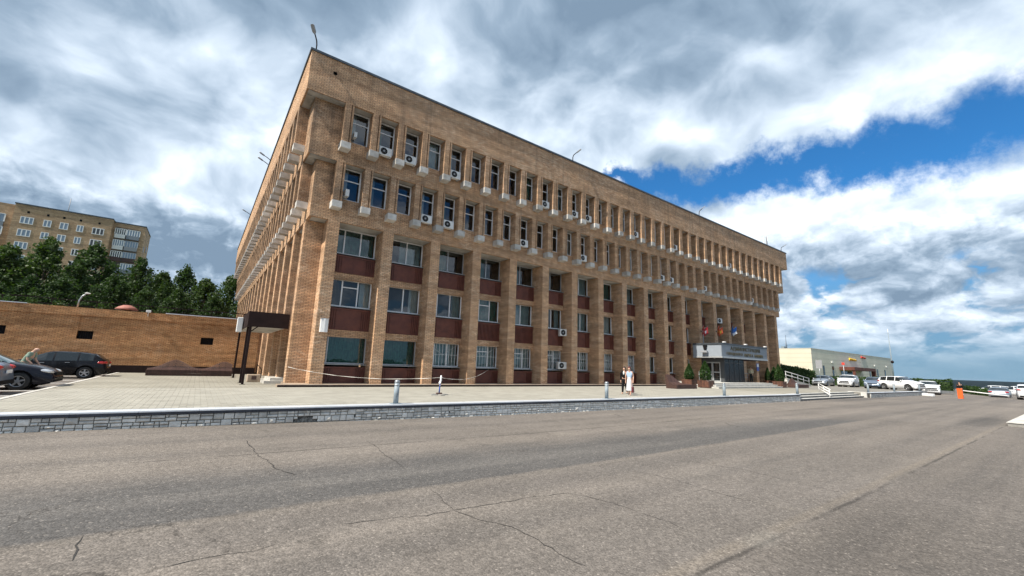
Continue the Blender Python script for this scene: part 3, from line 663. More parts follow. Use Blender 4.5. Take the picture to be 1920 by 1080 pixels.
for F in (Front, Left):
    fn = F.__name__
    pil = F.box(MB(), 0, WP, -2.3, 0, 0.0, Z4-.002).mesh('pilaster', M['brick'])
    first = F.box(MB(), 0, WP, -1.55, 0, 0.0, Z4-.002).mesh('pilaster', M['brick'])
    for i in range(F.n+1): bobj('pilaster', first if i == 0 else pil, None, F.at(A_+i*B, 0, 0))
    # slender pilasters of the two upper floors with their corbels
    def slim():
        mb = MB(); F.box(mb, 0, .335, -1.0, 0, 0, 2.31); F.box(mb, .335, .395, -1.0, -.10, 0, 2.31); F.box(mb, .395, .49, -1.0, -.004, .03, 2.31); return mb.mesh('slim_pilaster', M['brick'])
    def corb():
        mb = MB(); prof = [(0, 0), (.0, -.40), (-.54, -.385), (-.565, -.365), (-.565, 0)]
        if F is Front: mb.prism([(y, z) for y, z in prof][::-1], 'x', -.02, .51)
        else: mb.prism([(x, z) for x, z in prof], 'y', -.02, .51)
        return mb.mesh('corbel', M['corbel'])
    sp, cm = slim(), corb()
    for z0, dfront, sill in ((13.282, 2*S, SILL5), (9.972, S, SILL4)):
        for j in range(2*F.n+1):
            u = A_+j*B/2
            bobj('slim_pilaster', sp, None, F.at(u, dfront, z0))
            bobj('corbel', cm, None, F.at(u, dfront-S, z0-.001+.0))
        h = (ZA if sill == SILL5 else Z5)-sill-.02; w_ = B/2-.49
        for j in range(2*F.n):
            u = A_+j*B/2+.49; kk = rnd.choice(((.66, .0, .34), (.62, 0, .38), (.66, 0, .34)))
            me = cached((fn, 'slimframe', kk, sill), lambda: rect_frame(F, w_, h, (), ((kk[0], -.03, 1.03),), t_=.078).mesh('window', M['frame_white']))
            o = bobj('window', me, None, F.at(u, dfront-S-.17, sill+.005))
            obj('pane', cached((fn, 'slimpane', sill), lambda: pane_mesh(F, w_, h)), None, o)
            if F is Front and rnd.random() < .6:
                cl = rnd.choice(('curtain_teal', 'curtain_white', 'curtain_teal', 'curtain_green')); full = rnd.choice((.35, .5, 1.0))
                obj('curtain', cached((cl, full, sill), lambda: curtain_mesh(F, .06, .06+(w_-.12)*full, h*.98, M[cl])), None, o)
            if F is Front:
                obj('sill', cached(('sill', sill), lambda: MB().box(.0, w_, -.10, .0, -.03, 0).mesh('sill', M['frame_grey'])), None, o)
    # ground to second floor: panels, lintels, windows
    for i in range(F.n):
        u = A_+i*B+WP
        hidden_low = F is Front and 12 <= i <= 13
        for fl in range(3):
            p0, p1, w0, w1 = PZ[fl]
            if fl == 0 and hidden_low: continue
            sty = 1 if (F is Front and (i, fl) in ((4, 1), (3, 1))) else 0
            bobj('panel', cached((fn, 'panel', fl, sty), lambda: panel_mesh(F, WW, p1-p0, sty)), None, F.at(u, -1.0, p0))
            h = w1-w0
            kd = (rnd.choice('aabbc') if fl else ('e' if i < 2 else rnd.choice('bba'))) if F is Front else 'a'
            if F is Front and fl == 2 and 2 <= i <= 5: kd = 'd'
            mu, trn = KINDS[kd]
            fm = 'frame_grey' if (kd == 'e' or (fl == 2 and kd == 'd')) else 'frame_white'
            o = bobj('window', cached((fn, 'frame', fl, kd), lambda: rect_frame(F, WW, h, mu, trn).mesh('window', M[fm])), None, F.at(u, -DW, w0))
            obj('pane', cached((fn, 'pane', fl), lambda: pane_mesh(F, WW, h)), None, o)
            obj('sill', cached((fn, 'bsill'), lambda: F.box(MB(), -.0, WW, .036, .36, -.05, -.02).mesh('sill', M['frame_grey'])), None, o)
            if fl < 2:
                bobj('lintel', cached((fn, 'lint', fl), lambda: F.box(F.box(MB(), 0, WW, -.33, -.03, 0, PZ[fl+1][0]-w1-.002), .0, WW, -.33, .0, -.045, -.001).mesh('lintel', M['brick'])), None, F.at(u, -1.0, w1+.046-.045))
            if F is Front:
                if fl == 0 and i < 2: cl, rngs = 'curtain_green', ((.1, .98),)
                elif fl == 2 and 2 <= i <= 5: cl, rngs = 'curtain_green', ((.02, .5),)
                else: cl, rngs = rnd.choice(('curtain_teal', 'curtain_white', 'curtain_green', 'curtain_teal')), rnd.choice((((.03, .2), (.78, .97)), ((.6, .98),), ((.4, .98),), ((.75, .98),), ((.05, .97),)))
                for q, (a, b) in enumerate(rngs): obj('curtain', cached((cl, a, b, fl), lambda: curtain_mesh(F, a*WW, b*WW, h, M[cl])), None, o)
                if fl == 0 and 2 <= i <= 8:
                    g = MB(); nb = 11; dg = .09
                    for q in range(nb): uu = .06+(WW-.12)*q/(nb-1); F.box(g, uu-.009, uu+.009, dg-.009, dg+.009, .03, h-.02)
                    for zz in ((.06, h*.5, h-.06) if i < 5 else (.06, h*.42, h*.58, h-.06)): F.box(g, .04, WW-.04, dg+.0095, dg+.0195, zz-.009, zz+.009)
                    if i < 5: 
                        for s_ in (-1, 1): g.tube([(WW/2, -dg-.03, h/2), (WW/2+s_*WW*.45, -dg-.03, h*.95)], .008, 5)
                    else:
                        for q in range(nb-1):
                            uu = .06+(WW-.12)*(q+.5)/(nb-1)
                            for zz in (.30, .70): g.tube([(uu-.08, -dg-.02, h*zz-.22), (uu+.08, -dg-.02, h*zz+.22)], .007, 4); g.tube([(uu+.08, -dg-.02, h*zz-.22), (uu-.08, -dg-.02, h*zz+.22)], .007, 4)
                    obj('grille', g, M['frame_white'], o)
# weather hole in the attic, small signs of wear
hp = onY(629, 138, -2*S)
bobj('vent_hole', MB().lathe([(.11, -.02), (.11, .012), (.085, .013), (.085, -.0)], 14, (hp[0], -2*S, hp[2]), 'y'), M['black'])
# ---------------------------------------------------------------- air conditioners
def ac_unit(W=.80, H=.55, D=.29):
    t = empty('air_conditioner', (0, 0, 0))
    bevel(obj('casing', MB().box(-W/2, W/2, -D/2, D/2, 0, H), M['ac_white'], t), .02, 2)
    fx = -.12*W
    fan = obj('fan_guard', MB().lathe([(.20, D/2-.004), (.215, D/2+.012), (.20, D/2+.02), (.19, D/2+.006)], 20, (fx, 0, H/2), 'y'), M['black'], t)
    g = MB().lathe([(.06, D/2+.006), (.06, D/2+.022)], 12, (fx, 0, H/2), 'y')
    for k in range(8):
        a = k*math.pi/4; g.tube([(fx+.05*math.cos(a), -D/2-.016, H/2+.05*math.sin(a)), (fx+.205*math.cos(a), -D/2-.016, H/2+.205*math.sin(a))], .005, 4)
    obj('grille', g, M['grey_plastic'], fan)
    obj('bracket', MB().box(-W*.38, -W*.34, -D/2, D/2+.25, -.04, -.002).box(W*.34, W*.38, -D/2, D/2+.25, -.04, -.002), M['grey_plastic'], t)
    obj('side_cover', MB().box(W/2, W/2+.02, -D*.3, D*.35, H*.1, H*.55), M['grey_plastic'], t)
    return t
ac0 = ac_unit(); ac_used = [False]
def place_ac(x, y, z, label, rz=0.0, sc=1.0, group='air conditioners on the office building'):
    o = ac0 if not ac_used[0] else copy_tree(ac0); ac_used[0] = True
    o.location = (x, y, z); o.rotation_euler = (0, 0, rz); o.scale = (sc,)*3
    tag(o, label, 'air conditioner', group)
ordn = ['first', 'second', 'third', 'fourth', 'fifth', 'sixth', 'seventh', 'eighth', 'ninth', 'tenth']
for fl, Yp, zs, pxs in (('top', -S-.24, SILL5-.33, (723, 768, 853, 1023, 1078, 1106, 1193, 1266, 1371)), ('fourth', -.24, SILL4-.33, (800, 840, 983, 1095, 1243, 1259, 1325, 1412))):
    for q, px_ in enumerate(pxs):
        yy = 290+(px_-723)*.40 if fl == 'top' else 405+(px_-800)*.31
        x = onY(px_, yy, Yp)[0]; j = round((x-A_-.49-.54)/(B/2)); x = A_+j*B/2+.49+.46
        place_ac(x, Yp, zs, 'white air conditioner under a %s-floor window, %s along from the sunlit corner' % (fl, ordn[q]), sc=.95)
p = onY(656, 360, -.10); place_ac(A_+.49+.28, -.05, SILL4+.12, 'white air conditioner turned sideways in the dark first window of the fourth floor', R(90), .75)
p = onY(676, 255, -.10); place_ac(A_+.49+.28, -S-.02, SILL5+.25, 'white air conditioner turned sideways in the first top-floor window', R(90), .6)
for (px_, py_, lab) in ((1059, 630, 'white air conditioner beside a first-floor window on the pilaster'), (1056, 692, 'white air conditioner with black hose beside a barred ground-floor window')):
    p = onY(px_, py_, .55); place_ac(p[0], .75, p[2], lab, R(-8))
p = onY(1350, 606, .5); place_ac(p[0], .6, p[2], 'white air conditioner on black bracket between the flags', R(-8))
# ---------------------------------------------------------------- roof lamps, aerial
def lamp(x, y, z, h, dx, dy, label, group='floodlights along the roof edge'):
    t = empty('roof_lamp', (x, y, z), label=label, cat='lamp', group=group)
    pts = [(0, 0, 0), (0, 0, h*.45), (dx*.15, dy*.15, h*.7), (dx*.5, dy*.5, h*.88), (dx*.8, dy*.8, h)]
    obj('pole', MB().tube(pts, .035, 8), M['dark_metal'] if h < 2.2 else M['pole_metal'], t)
    d = Vector((dx, dy, .45*h)).normalized(); e = Vector(pts[-1]); sd_ = d.cross(Vector((0, 0, 1))).normalized(); nn = sd_.cross(d).normalized()
    mb = MB()
    for k, (f, wd) in enumerate(((0, .045), (.09, .10), (.40, .095), (.45, .06))):
        c = e+d*f
        for a, b in ((-1, -1), (1, -1), (1, 1), (-1, 1)): mb.v.append(tuple(c+sd_*wd*a+nn*.035*b))
        if k:
            for q in range(4): r_ = (q+1) % 4; mb._f((4*k-4+q, 4*k-4+r_, 4*k+r_, 4*k+q))
    mb._f((3, 2, 1, 0)); mb._f((12, 13, 14, 15)); obj('head', mb, M['grey_plastic'], t)
yr = -2*S+.12
for (px_, py_, dx_, lab) in ((593, 92, -.35, 'floodlight on a curved pole at the sunlit corner of the roof'), (1074, 300, .5, 'floodlight on the long roof edge between the corner and the middle'), (1311, 404, .45, 'floodlight on the long roof edge, third from the sunlit corner'), (1465, 473, .8, 'floodlight at the far end of the long roof edge')):
    p = onY(px_, py_, yr); lamp(p[0], yr, ZT+.13, .85, dx_*.7, -.25, lab)
xl = -2*S+.12
for (px_, py_, lab) in ((508, 305, 'dark floodlight leaning out from the side roof edge'), (503, 325, 'pale floodlight next to the dark one on the side roof edge'), (469, 413, 'pale floodlight farthest back on the side roof edge')):
    p = onX(px_, py_, xl); lamp(xl, p[1], ZT+.13, .8, -.7, 0, lab)
an = empty('antenna_mast', (LX-.8, .6, ZT+.1), label='small lattice antenna mast at the far roof corner', cat='antenna')
for (a, b) in ((0, 0), (.45, 0), (.22, .4)): obj('leg', MB().tube([(a, b, -.3), (a, b, 2.5)], .035, 6), M['white'], an)
for k in range(6): obj('brace', MB().tube([(0, 0, .2+.38*k), (.45, 0, .4+.38*k), (.22, .4, .3+.38*k)], .02, 5), M['white'], an)
obj('panel_aerial', MB().box(-.14, .0, -.12, -.04, 1.1, 2.4), M['grey_plastic'], an)
# ---------------------------------------------------------------- side porch
YW = 16.3
pc = empty('porch_canopy', (-1.9, 1.63, ZP), label='dark brown metal porch canopy on slim posts beside the sunlit corner', cat='canopy')
def pl(x, y, z): return (x+1.9, y-1.63, z-ZP)
def pbox(x0, x1, y0, y1, z0, z1): a = pl(x0, y0, z0); b = pl(x1, y1, z1); return MB().box(a[0], b[0], a[1], b[1], a[2], b[2])
Yc = 9.5
obj('fascia', pbox(-1.98, -.06, 1.60, 1.64, 2.84, 3.64), M['dark_metal'], pc); obj('fascia', pbox(-1.98, -1.94, 1.645, Yc, 2.84, 3.64), M['dark_metal'], pc)
obj('roof', pbox(-1.935, -.06, 1.645, Yc, 3.56, 3.62), M['dark_metal'], pc); obj('ceiling', pbox(-1.935, -.06, 1.645, Yc, 2.92, 2.98), M['soffit'], pc)
for (x, y) in ((-1.83, 1.70), (-1.83, 3.14), (-1.80, Yc-.1)):
    obj('post', pbox(x-.055, x+.055, y-.055, y+.055, ZP+.012, 2.919), M['dark_metal'], pc); obj('base_plate', pbox(x-.13, x+.13, y-.13, y+.13, ZP, ZP+.012), M['dark_metal'], pc)
mb = MB().tube([pl(-1.83, 1.7, 2.55), pl(-1.45, 1.7, 2.91)], .03, 6); obj('brace', mb, M['dark_metal'], pc)
p = onX(451, 609, -2.12)
sb = empty('sign_box', (-2.0, p[1], p[2]), label='white light-box sign fixed to the side of the porch canopy', cat='sign')
bevel(obj('casing', MB().box(-.30, -.02, -.14, .14, -.42, .42), M['white'], sb), .03); obj('bracket', MB().box(-.02, .06, -.05, .05, -.2, .2), M['dark_metal'], sb)
# porch step, rail, door and wheelchair of clutter beside it
ps = empty('porch_step', (-.9, 3.0, ZP), label='pale concrete porch step under the brown canopy', cat='step')
obj('step', MB().box(.1, 1.4, -.6, 2.2, 0, .15), M['kerb'], ps); obj('tread', MB().box(.4, 1.4, -.4, 2.0, .15, .30), M['kerb'], ps)
p = onZ(474, 716, ZP); ur = empty('planter_urn', (p[0], p[1], ZP), label='small pale concrete block planter by the porch posts', cat='planter')
bevel(obj('body', MB().box(-.32, .32, -.28, .28, 0, .42), M['plinth'], ur), .03); obj('hollow', MB().box(-.12, .12, -.285, -.279, .14, .34), M['wood'], ur)
p = onZ(479, 712, ZP); rl = empty('porch_rail', (p[0], p[1], ZP), label='thin black handrail beside the porch step', cat='handrail')
obj('rail', MB().tube([(0, 0, 0), (-.02, 0, .95), (.3, .35, .62), (.3, .4, 0)], .025, 6), M['dark_metal'], rl)
dr = empty('side_door', (1.25, 2.9, .2), label='dark brown side door under the porch canopy', cat='door')
obj('leaf', MB().box(-.06, 0, -.9, .9, 0, 2.2), M['dark_metal'], dr); obj('frame', MB().box(-.10, .02, -1.0, -.9, 0, 2.3).box(-.10, .02, .9, 1.0, 0, 2.3), M['frame_grey'], dr); obj('handle', MB().tube([(-.1, .7, .9), (-.1, .7, 1.2)], .02, 6), M['pole_metal'], dr)
# small notice box on the first pilaster
p = onY(608, 610, -.12); nb = empty('notice_box', (p[0], 0, p[2]), label='white notice box jutting from the first pilaster', cat='sign')
mb = MB().prism([(-.20, -.005), (-.18, -.13), (.02, -.17), (.20, -.08), (.20, -.005)], 'z', -.36, .36); obj('casing', mb, M['white'], nb)
obj('lid', MB().box(-.21, .21, -.16, -.004, .361, .385), M['grey_plastic'], nb)
# ---------------------------------------------------------------- annex wall on the left, its roof line and what stands on it
ax = empty('annex_building', (-12, YW, ZP), label='low ochre brick annex wall with small dark grated openings', cat='building')
def al(mb, x0, x1, y0, y1, z0, z1): return mb.box(x0+12, x1+12, y0-YW, y1-YW, z0-ZP, z1-ZP)
ZAX = 4.2
wins = []
for (px_, py_) in ((-8, 617), (159, 628), (388, 640)):
    p = onY(px_, py_, YW); wins.append((p[0], p[2]))
xs = -30.0; seg = MB(); hw_, hh_ = .40, .27
for (x, z) in wins:
    al(seg, xs, x-hw_, YW, YW+.5, .38, ZAX-.55); xs = x+hw_
    al(seg, x-hw_, x+hw_, YW, YW+.5, .38, z-hh_); al(seg, x-hw_, x+hw_, YW+.06, YW+.5, z+hh_, ZAX-.55)
al(seg, xs, -.002, YW, YW+.5, .38, ZAX-.55)
obj('wall', seg, M['annex_brick'], ax)
obj('parapet', al(MB(), -30, -.002, YW-.06, YW+.5, ZAX-.549, ZAX), M['annex_brick'], ax)
obj('coping', al(MB(), -30, -13.2, YW-.1, YW+.55, ZAX, ZAX+.05).box(12-6.2, 12-.1, -.1, .55, ZAX-ZP, ZAX-ZP+.06), M['coping_top'], ax)
obj('plinth', al(MB(), -30, -.002, YW-.04, YW+.5, ZP, .379), M['dark_metal'], ax)
obj('roof', al(MB(), -30, -.5, YW+.5, YW+14, ZAX-.5, ZAX-.35), M['roof_sheet'], ax)
for (x, z) in wins:
    f = obj('window', al(MB(), x-hw_, x+hw_, YW+.24, YW+.28, z-hh_, z+hh_), M['black'], ax)
    g = MB()
    for k in range(7): al(g, x-hw_+.05+k*.115, x-hw_+.065+k*.115, YW+.14, YW+.16, z-hh_, z+hh_)
    obj('grate', g, M['dark_metal'], ax)
rf = empty('roof_railing', (-12, YW+2.2, ZAX-.35), label='brown pipe railing running along the annex roof', cat='railing')
for z in (.62, 1.0): obj('rail', MB().box(-20, 11.4, -.03, .03, z-.035, z+.035), M['dark_metal'], rf)
for k in range(14): obj('post', MB().box(-19+k*2.3-.03, -19+k*2.3+.03, -.029, .029, 0, 1.03), M['dark_metal'], rf)
p = onY(146, 572, YW+.3); sl = empty('street_lamp', (p[0], YW+.3, ZAX), label='short pale street lamp leaning on the annex parapet', cat='lamp')
obj('pole', MB().tube([(0, 0, 0), (.02, 0, .5), (.12, 0, .8), (.30, 0, 1.0)], .045, 8), M['pole_metal'], sl); obj('head', MB().ball((.36, 0, 1.03), .16, .07, .05), M['white'], sl)
p = onY(238, 578, YW+1.2); mv = empty('roof_vent', (p[0], YW+1.2, ZAX-.36), label='round terracotta mushroom vent on the annex roof', cat='vent')
obj('stem', MB().lathe([(.3, 0), (.3, .55)], 16), M['planter'], mv); obj('cap', MB().lathe([(.62, .5), (.66, .56), (.5, .72), (.22, .86), (.05, .88)], 20), pbr('terracotta', (0.33, 0.13, 0.10), .7, var=.2), mv)
p = onY(279, 585, YW+.02); fl = empty('wall_floodlight', (p[0], YW-.06, ZAX+.05), label='small white floodlight on the annex parapet', cat='lamp')
bevel(obj('head', MB().box(-.14, .14, -.12, .02, -.05, .12), M['white'], fl), .02); obj('bracket', MB().tube([(0, -.02, -.35), (0, -.06, -.05)], .02, 6), M['white'], fl)
# ---------------------------------------------------------------- slatted wave benches
def wave_bench(x0, x1, yf, hfun, n, label, depth=.95, seat=.40, back=.35):
    t = empty('slatted_bench', ((x0+x1)/2, yf, ZP), label=label, cat='bench')
    for k in range(n):
        x = x0+(x1-x0)*(k+.5)/n-(x0+x1)/2; h = max(seat+.02, hfun(k/(n-1))); th = (x1-x0)/n*.62/2; bk = depth
        s_y = depth-back
        prof = [(0, .02), (0, seat), (s_y*.55, seat-.02), (s_y+.08*(h-seat), seat+.25*(h-seat)), (s_y+.16+.12*(h-seat), h-.03), (s_y+.24+.12*(h-seat), h), (bk+.05, h-.05), (bk, .02)]
        obj('slat', MB().prism(prof[::-1], 'x', x-th, x+th), M['wood'], t)
    obj('stringer', MB().box(x0-(x0+x1)/2+.02, x1-(x0+x1)/2-.02, .06, .12, .02, .12).box(x0-(x0+x1)/2+.02, x1-(x0+x1)/2-.02, depth-.15, depth-.09, .02, .12), M['dark_metal'], t)
    return t
def hump(f): return .44+.60*math.exp(-((f-.30)/.17)**2)+.55*math.exp(-((f-.90)/.16)**2)
wave_bench(-6.4, -1.75, 11.6, hump, 88, 'long brown slatted bench with a double-wave back by the ochre annex wall', depth=1.0, seat=.38)
pA, pB = onZ(1262, 728.5, ZP), onZ(1306, 730, ZP)
wave_bench(27.0, 29.9, -4.6, lambda f: .38+.74*(1-sstep(0.08, .80, f)), 44, 'brown slatted lounger bench tapering from high back to seat beside the planters', depth=1.0, seat=.34)
wave_bench(49.4, 52.6, -5.0, lambda f: .40+.62*math.exp(-((f-.38)/.24)**2), 44, 'brown slatted bench with one rounded hump near the handrail ramp', depth=1.0, seat=.36)
# ---------------------------------------------------------------- main entrance
CX0, CX1, CY = 37.4, 47.3, -3.0
cn = empty('entrance_canopy', (CX0, 0, 2.7), label='grey metal entrance canopy carrying the bronze building name', cat='canopy')
def cb(x0, x1, y0, y1, z0, z1): return MB().box(x0-CX0, x1-CX0, y0, y1, z0-2.7, z1-2.7)
obj('fascia', cb(CX0, CX1, CY, CY+.06, 2.86, 4.0), M['canopy_grey'], cn)
obj('side_fascia', cb(CX0, CX0+.06, CY+.061, -.005, 2.86, 4.0), pbr('sunlit_composite_panel', (0.29, 0.325, 0.365), .4, var=.04), cn)  # near side: lighter copy of the grey panel, sunlight put into the colour
obj('side_fascia', cb(CX1-.06, CX1, CY+.061, -.005, 2.86, 4.0), M['canopy_grey'], cn)
obj('bottom_trim', cb(CX0-.05, CX1+.05, CY-.05, -.005, 2.70, 2.858), M['frame_grey'], cn)
obj('underside', cb(CX0+.1, CX1-.1, CY+.1, -.05, 2.66, 2.699), M['dark_metal'], cn)  # added dark sheet stands in for the shade under the canopy
obj('cap', cb(CX0-.06, CX1+.06, CY-.06, -.005, 4.002, 4.17), M['roof_metal'], cn)
for k in range(5): obj('downlight', MB().lathe([(.09, -.06), (.09, -.042)], 14, (1.2+k*1.9, -1.6, 0)), M['white'], cn)
def text_mesh(body, size, mat, ext=.02):
    cu = bpy.data.curves.new('lettering', 'FONT'); cu.body = body; cu.size = size; cu.extrude = ext; cu.align_x = 'CENTER'; cu.resolution_u = 3
    o = bpy.data.objects.new('tmp_text', cu); col.objects.link(o); bpy.context.view_layer.update()
    me = bpy.data.meshes.new_from_object(o.evaluated_get(bpy.context.evaluated_depsgraph_get())); bpy.data.objects.remove(o)
    me.materials.clear(); me.materials.append(mat); return me
def fit(me, w_, h_):
    xs_ = [v.co.x for v in me.vertices]; ys_ = [v.co.y for v in me.vertices]
    sx = w_/(max(xs_)-min(xs_)); sy = h_/(max(ys_)-min(ys_)); cx = (max(xs_)+min(xs_))/2; y0 = min(ys_)
    for v in me.vertices: v.co.x = (v.co.x-cx)*sx; v.co.y = (v.co.y-y0)*sy
    return me
pa, pb = onY(1370, 665, CY), onY(1424, 657, CY)
for (body, xa, xb, za, zb_) in (('АДМИНИСТРАЦИЯ', onY(1369.5, 652, CY)[0], onY(1424, 656, CY)[0], 3.44, 3.90), ('ГОРОДСКОГО ОКРУГА КАШИРА', onY(1362.5, 662, CY)[0], onY(1430, 668, CY)[0], 2.98, 3.30)):
    words = body.split(' '); tot = sum(len(q) for q in words)+1.2*(len(words)-1); u_ = xa
    for q in words:
        wq = (xb-xa)*len(q)/tot; me = fit(text_mesh(q, .4, M['letter']), wq, zb_-za)
        obj('lettering', me, None, cn, (u_+wq/2-CX0, CY-.022, za-2.7), (R(90), 0, 0)); u_ += wq+(xb-xa)*1.2/tot
# camera/projector box on the canopy's side
pj = empty('canopy_floodlight', (CX0-.01, -1.35, 3.75), label='black floodlight hanging on the sunlit side of the entrance canopy', cat='lamp')
obj('bracket', MB().prism([(-.1, -.32), (.1, -.32), (.22, .20), (-.22, .20)], 'x', -.12, -.02), M['black'], pj); bevel(obj('head', MB().box(-.38, -.06, -.32, .32, -.55, -.36), M['grey_plastic'], pj), .02)
for k, px_ in enumerate((1359, 1399, 1436)):
    p = onY(px_, 642+k*5, CY); s2 = empty('spot_lamp', (min(p[0], CX1-.2), CY+.06, 4.17), label='small white spot lamp on top of the entrance canopy, %s from its sunlit side' % ordn[k], cat='lamp', group='spot lamps on the canopy')
    bevel(obj('head', MB().box(-.16, .16, -.12, .12, .04, .15), M['white'], s2), .02); obj('foot', MB().box(-.03, .03, -.03, .03, 0, .04), M['grey_plastic'], s2)
# vestibule with the glazed door
vs_ = empty('vestibule', (38.9, -2.35, .32), label='dark glazed entrance vestibule under the canopy', cat='entrance')
obj('front_glazing', MB().box(.06, 4.2, 0, .05, 0, 2.37), M['dark_glazing'], vs_)
for k in range(5): obj('mullion', MB().box(.07+k*1.02, .13+k*1.02, -.03, -.001, 0, 2.36), M['dark_panel'], vs_)
obj('transom', MB().box(.131, 4.14, -.028, -.002, 1.92, 1.98), M['dark_panel'], vs_)
obj('side_panel', MB().box(0, .05, 0.0, .35, 0, 2.37).box(0, .05, 2.0, 2.34, 0, 2.37).box(0, .05, .351, 1.999, 2.02, 2.37), M['dark_panel'], vs_)  # panels coloured darker to stand in for the canopy's shade
for (a, b) in ((.36, 1.17), (1.18, 1.99)):
    d = obj('door', MB().box(-.01, .04, a, a+.09, 0, 2.0).box(-.01, .04, b-.09, b, 0, 2.0).box(-.01, .04, a+.091, b-.091, 0, .14).box(-.01, .04, a+.091, b-.091, 1.88, 2.0).box(-.01, .04, a+.091, b-.091, .92, 1.02), M['frame_grey'], vs_)
    obj('pane', MB().box(.01, .02, a+.09, b-.09, .14, 1.88), M['car_glass'], d)
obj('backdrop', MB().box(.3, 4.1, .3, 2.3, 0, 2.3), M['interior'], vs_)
es = empty('entrance_steps', (33.4, -4.6, ZP), label='three pale entrance steps leading under the grey canopy', cat='steps')
for i in range(3): obj('step', MB().box(.25*i, 13.2-.25*i, .38*i, 4.55, .15*i+.001, .15*(i+1)-.03), M['step'], es); obj('tread', MB().box(.25*i-.02, 13.22-.25*i, .38*i-.03, .38*(i+1)+.02 if i < 2 else 4.55, .15*(i+1)-.03, .15*(i+1)), M['kerb'], es)
for (xa, xb, lab) in ((36.2, 38.6, 'steel handrail on the entrance platform beside the thuja planters'), (44.0, 46.4, 'steel handrail on the entrance platform beside the blue notice')):
    h2 = empty('handrail', (xa, -1.2, .32), label=lab, cat='handrail')
    for z in (.5, .95): obj('rail', MB().tube([(0, 0, z), (xb-xa, 0, z)], .025, 8), M['pole_metal'], h2)
    for x in (0.05, (xb-xa)/2, xb-xa-.05): obj('post', MB().tube([(x, 0, 0), (x, 0, .95)], .025, 8), M['pole_metal'], h2)
bs_ = empty('notice_board', (A_+16*B+.3, -.03, 2.05), label='blue and white notice on a pilaster beneath the entrance canopy', cat='sign')
obj('board', MB().box(-.3, .3, -.03, 0, -.45, .45), M['blue_sign'], bs_); obj('white_field', MB().box(-.24, .24, -.036, -.0305, .05, .38), M['white'], bs_)
# ---------------------------------------------------------------- flags on the pilasters above the entrance
def flag(i, mat, label, emblem, px_):
    u = A_+i*B+WP/2; z = onY(px_, 622, -.6)[2]
    t = empty('flag', (u, 0, z+.15), label=label, cat='flag', group='flags above the entrance'); t.scale = (.78,)*3
    obj('bracket', MB().box(-.06, .06, -.10, -.002, -.08, .08), M['dark_metal'], t)
    for s_ in (-1, 1):
        tip = Vector((s_*.55, -.75, .75)); obj('pole', MB().tube([(0, -.05, 0), tip], .018, 6), M['pole_metal'], t)
        mb = MB(); n = 8
        for a in range(n+1):
            for b in range(n+1):
                p0 = Vector((0, -.05, 0)).lerp(tip, .35+.62*a/n); p0 += Vector((.05*math.sin(b*1.3+a*.5)*b/n, -.05*math.sin(a*.8+b*.9)*b/n, -1.0*b/n)); mb.v.append(tuple(p0))
        for a in range(n):
            for b in range(n): k = a*(n+1)+b; mb._f((k, k+1, k+n+2, k+n+1), True)
        o = obj('cloth', mb, M[mat], t); m_ = o.modifiers.new('solid', 'SOLIDIFY'); m_.thickness = .006
        if emblem:
            e = MB()
            if emblem == 'white_low':
                for a in range(n):
                    for b in (5, 6, 7):
                        k = a*(n+1)+b; e.quad(*[Vector(mb.v[q])+Vector((0, -.012, 0)) for q in (k, k+1, k+n+2, k+n+1)])
                o2 = obj('emblem', e, M['white'], o)
            else:
                e.quad(*[Vector(mb.v[q])+Vector((0, -.014, 0)) for q in (2*(n+1)+3, 2*(n+1)+6, 5*(n+1)+6, 5*(n+1)+3)]); o2 = obj('emblem', e, M['white'] if emblem == 'white' else M['yellow'], o)
flag(12, 'red', 'red flag with a white emblem on a pilaster above the canopy', 'white', 1313)
flag(13, 'flag_orange', 'orange-red flag on a pilaster above the canopy', 'gold', 1342)
flag(14, 'flag_blue', 'blue flag with a white field on a pilaster above the canopy', 'white_low', 1369)
# ---------------------------------------------------------------- thuja planters
def leaves(mb, pts, size, rr, flat=0.0, n_per=1):
    for p in pts:
        for _ in range(n_per):
            a = Vector((rr.gauss(0, 1), rr.gauss(0, 1), rr.gauss(0, 1)*(1-flat))); a.normalize()
            b = a.cross(Vector((rr.gauss(0, 1), rr.gauss(0, 1), rr.gauss(0, 1)))).normalized(); s_ = size*rr.uniform(.6, 1.3)
            q = Vector(p); mb.quad(q-a*s_-b*s_*.5, q+a*s_*.2-b*s_*.62, q+a*s_, q-a*s_*.2+b*s_*.6)
def thuja_mesh(h, r, seed, n=1500):
    rr = random.Random(seed); pts = []
    for _ in range(n):
        f = rr.random()**.8; a = rr.uniform(0, 2*math.pi); prof = (math.sin(math.pi*min(1, (f+.10)/1.10))**.6)*(1-f*.75)*1.25
        rad = r*prof*(rr.uniform(.75, 1.05)+.10*math.sin(3*a+seed)); pts.append((rad*math.cos(a), rad*math.sin(a), .06+f*h))
    mb = MB(); leaves(mb, pts, .075, rr); return mb.mesh('foliage', M['leaf_thuja'])
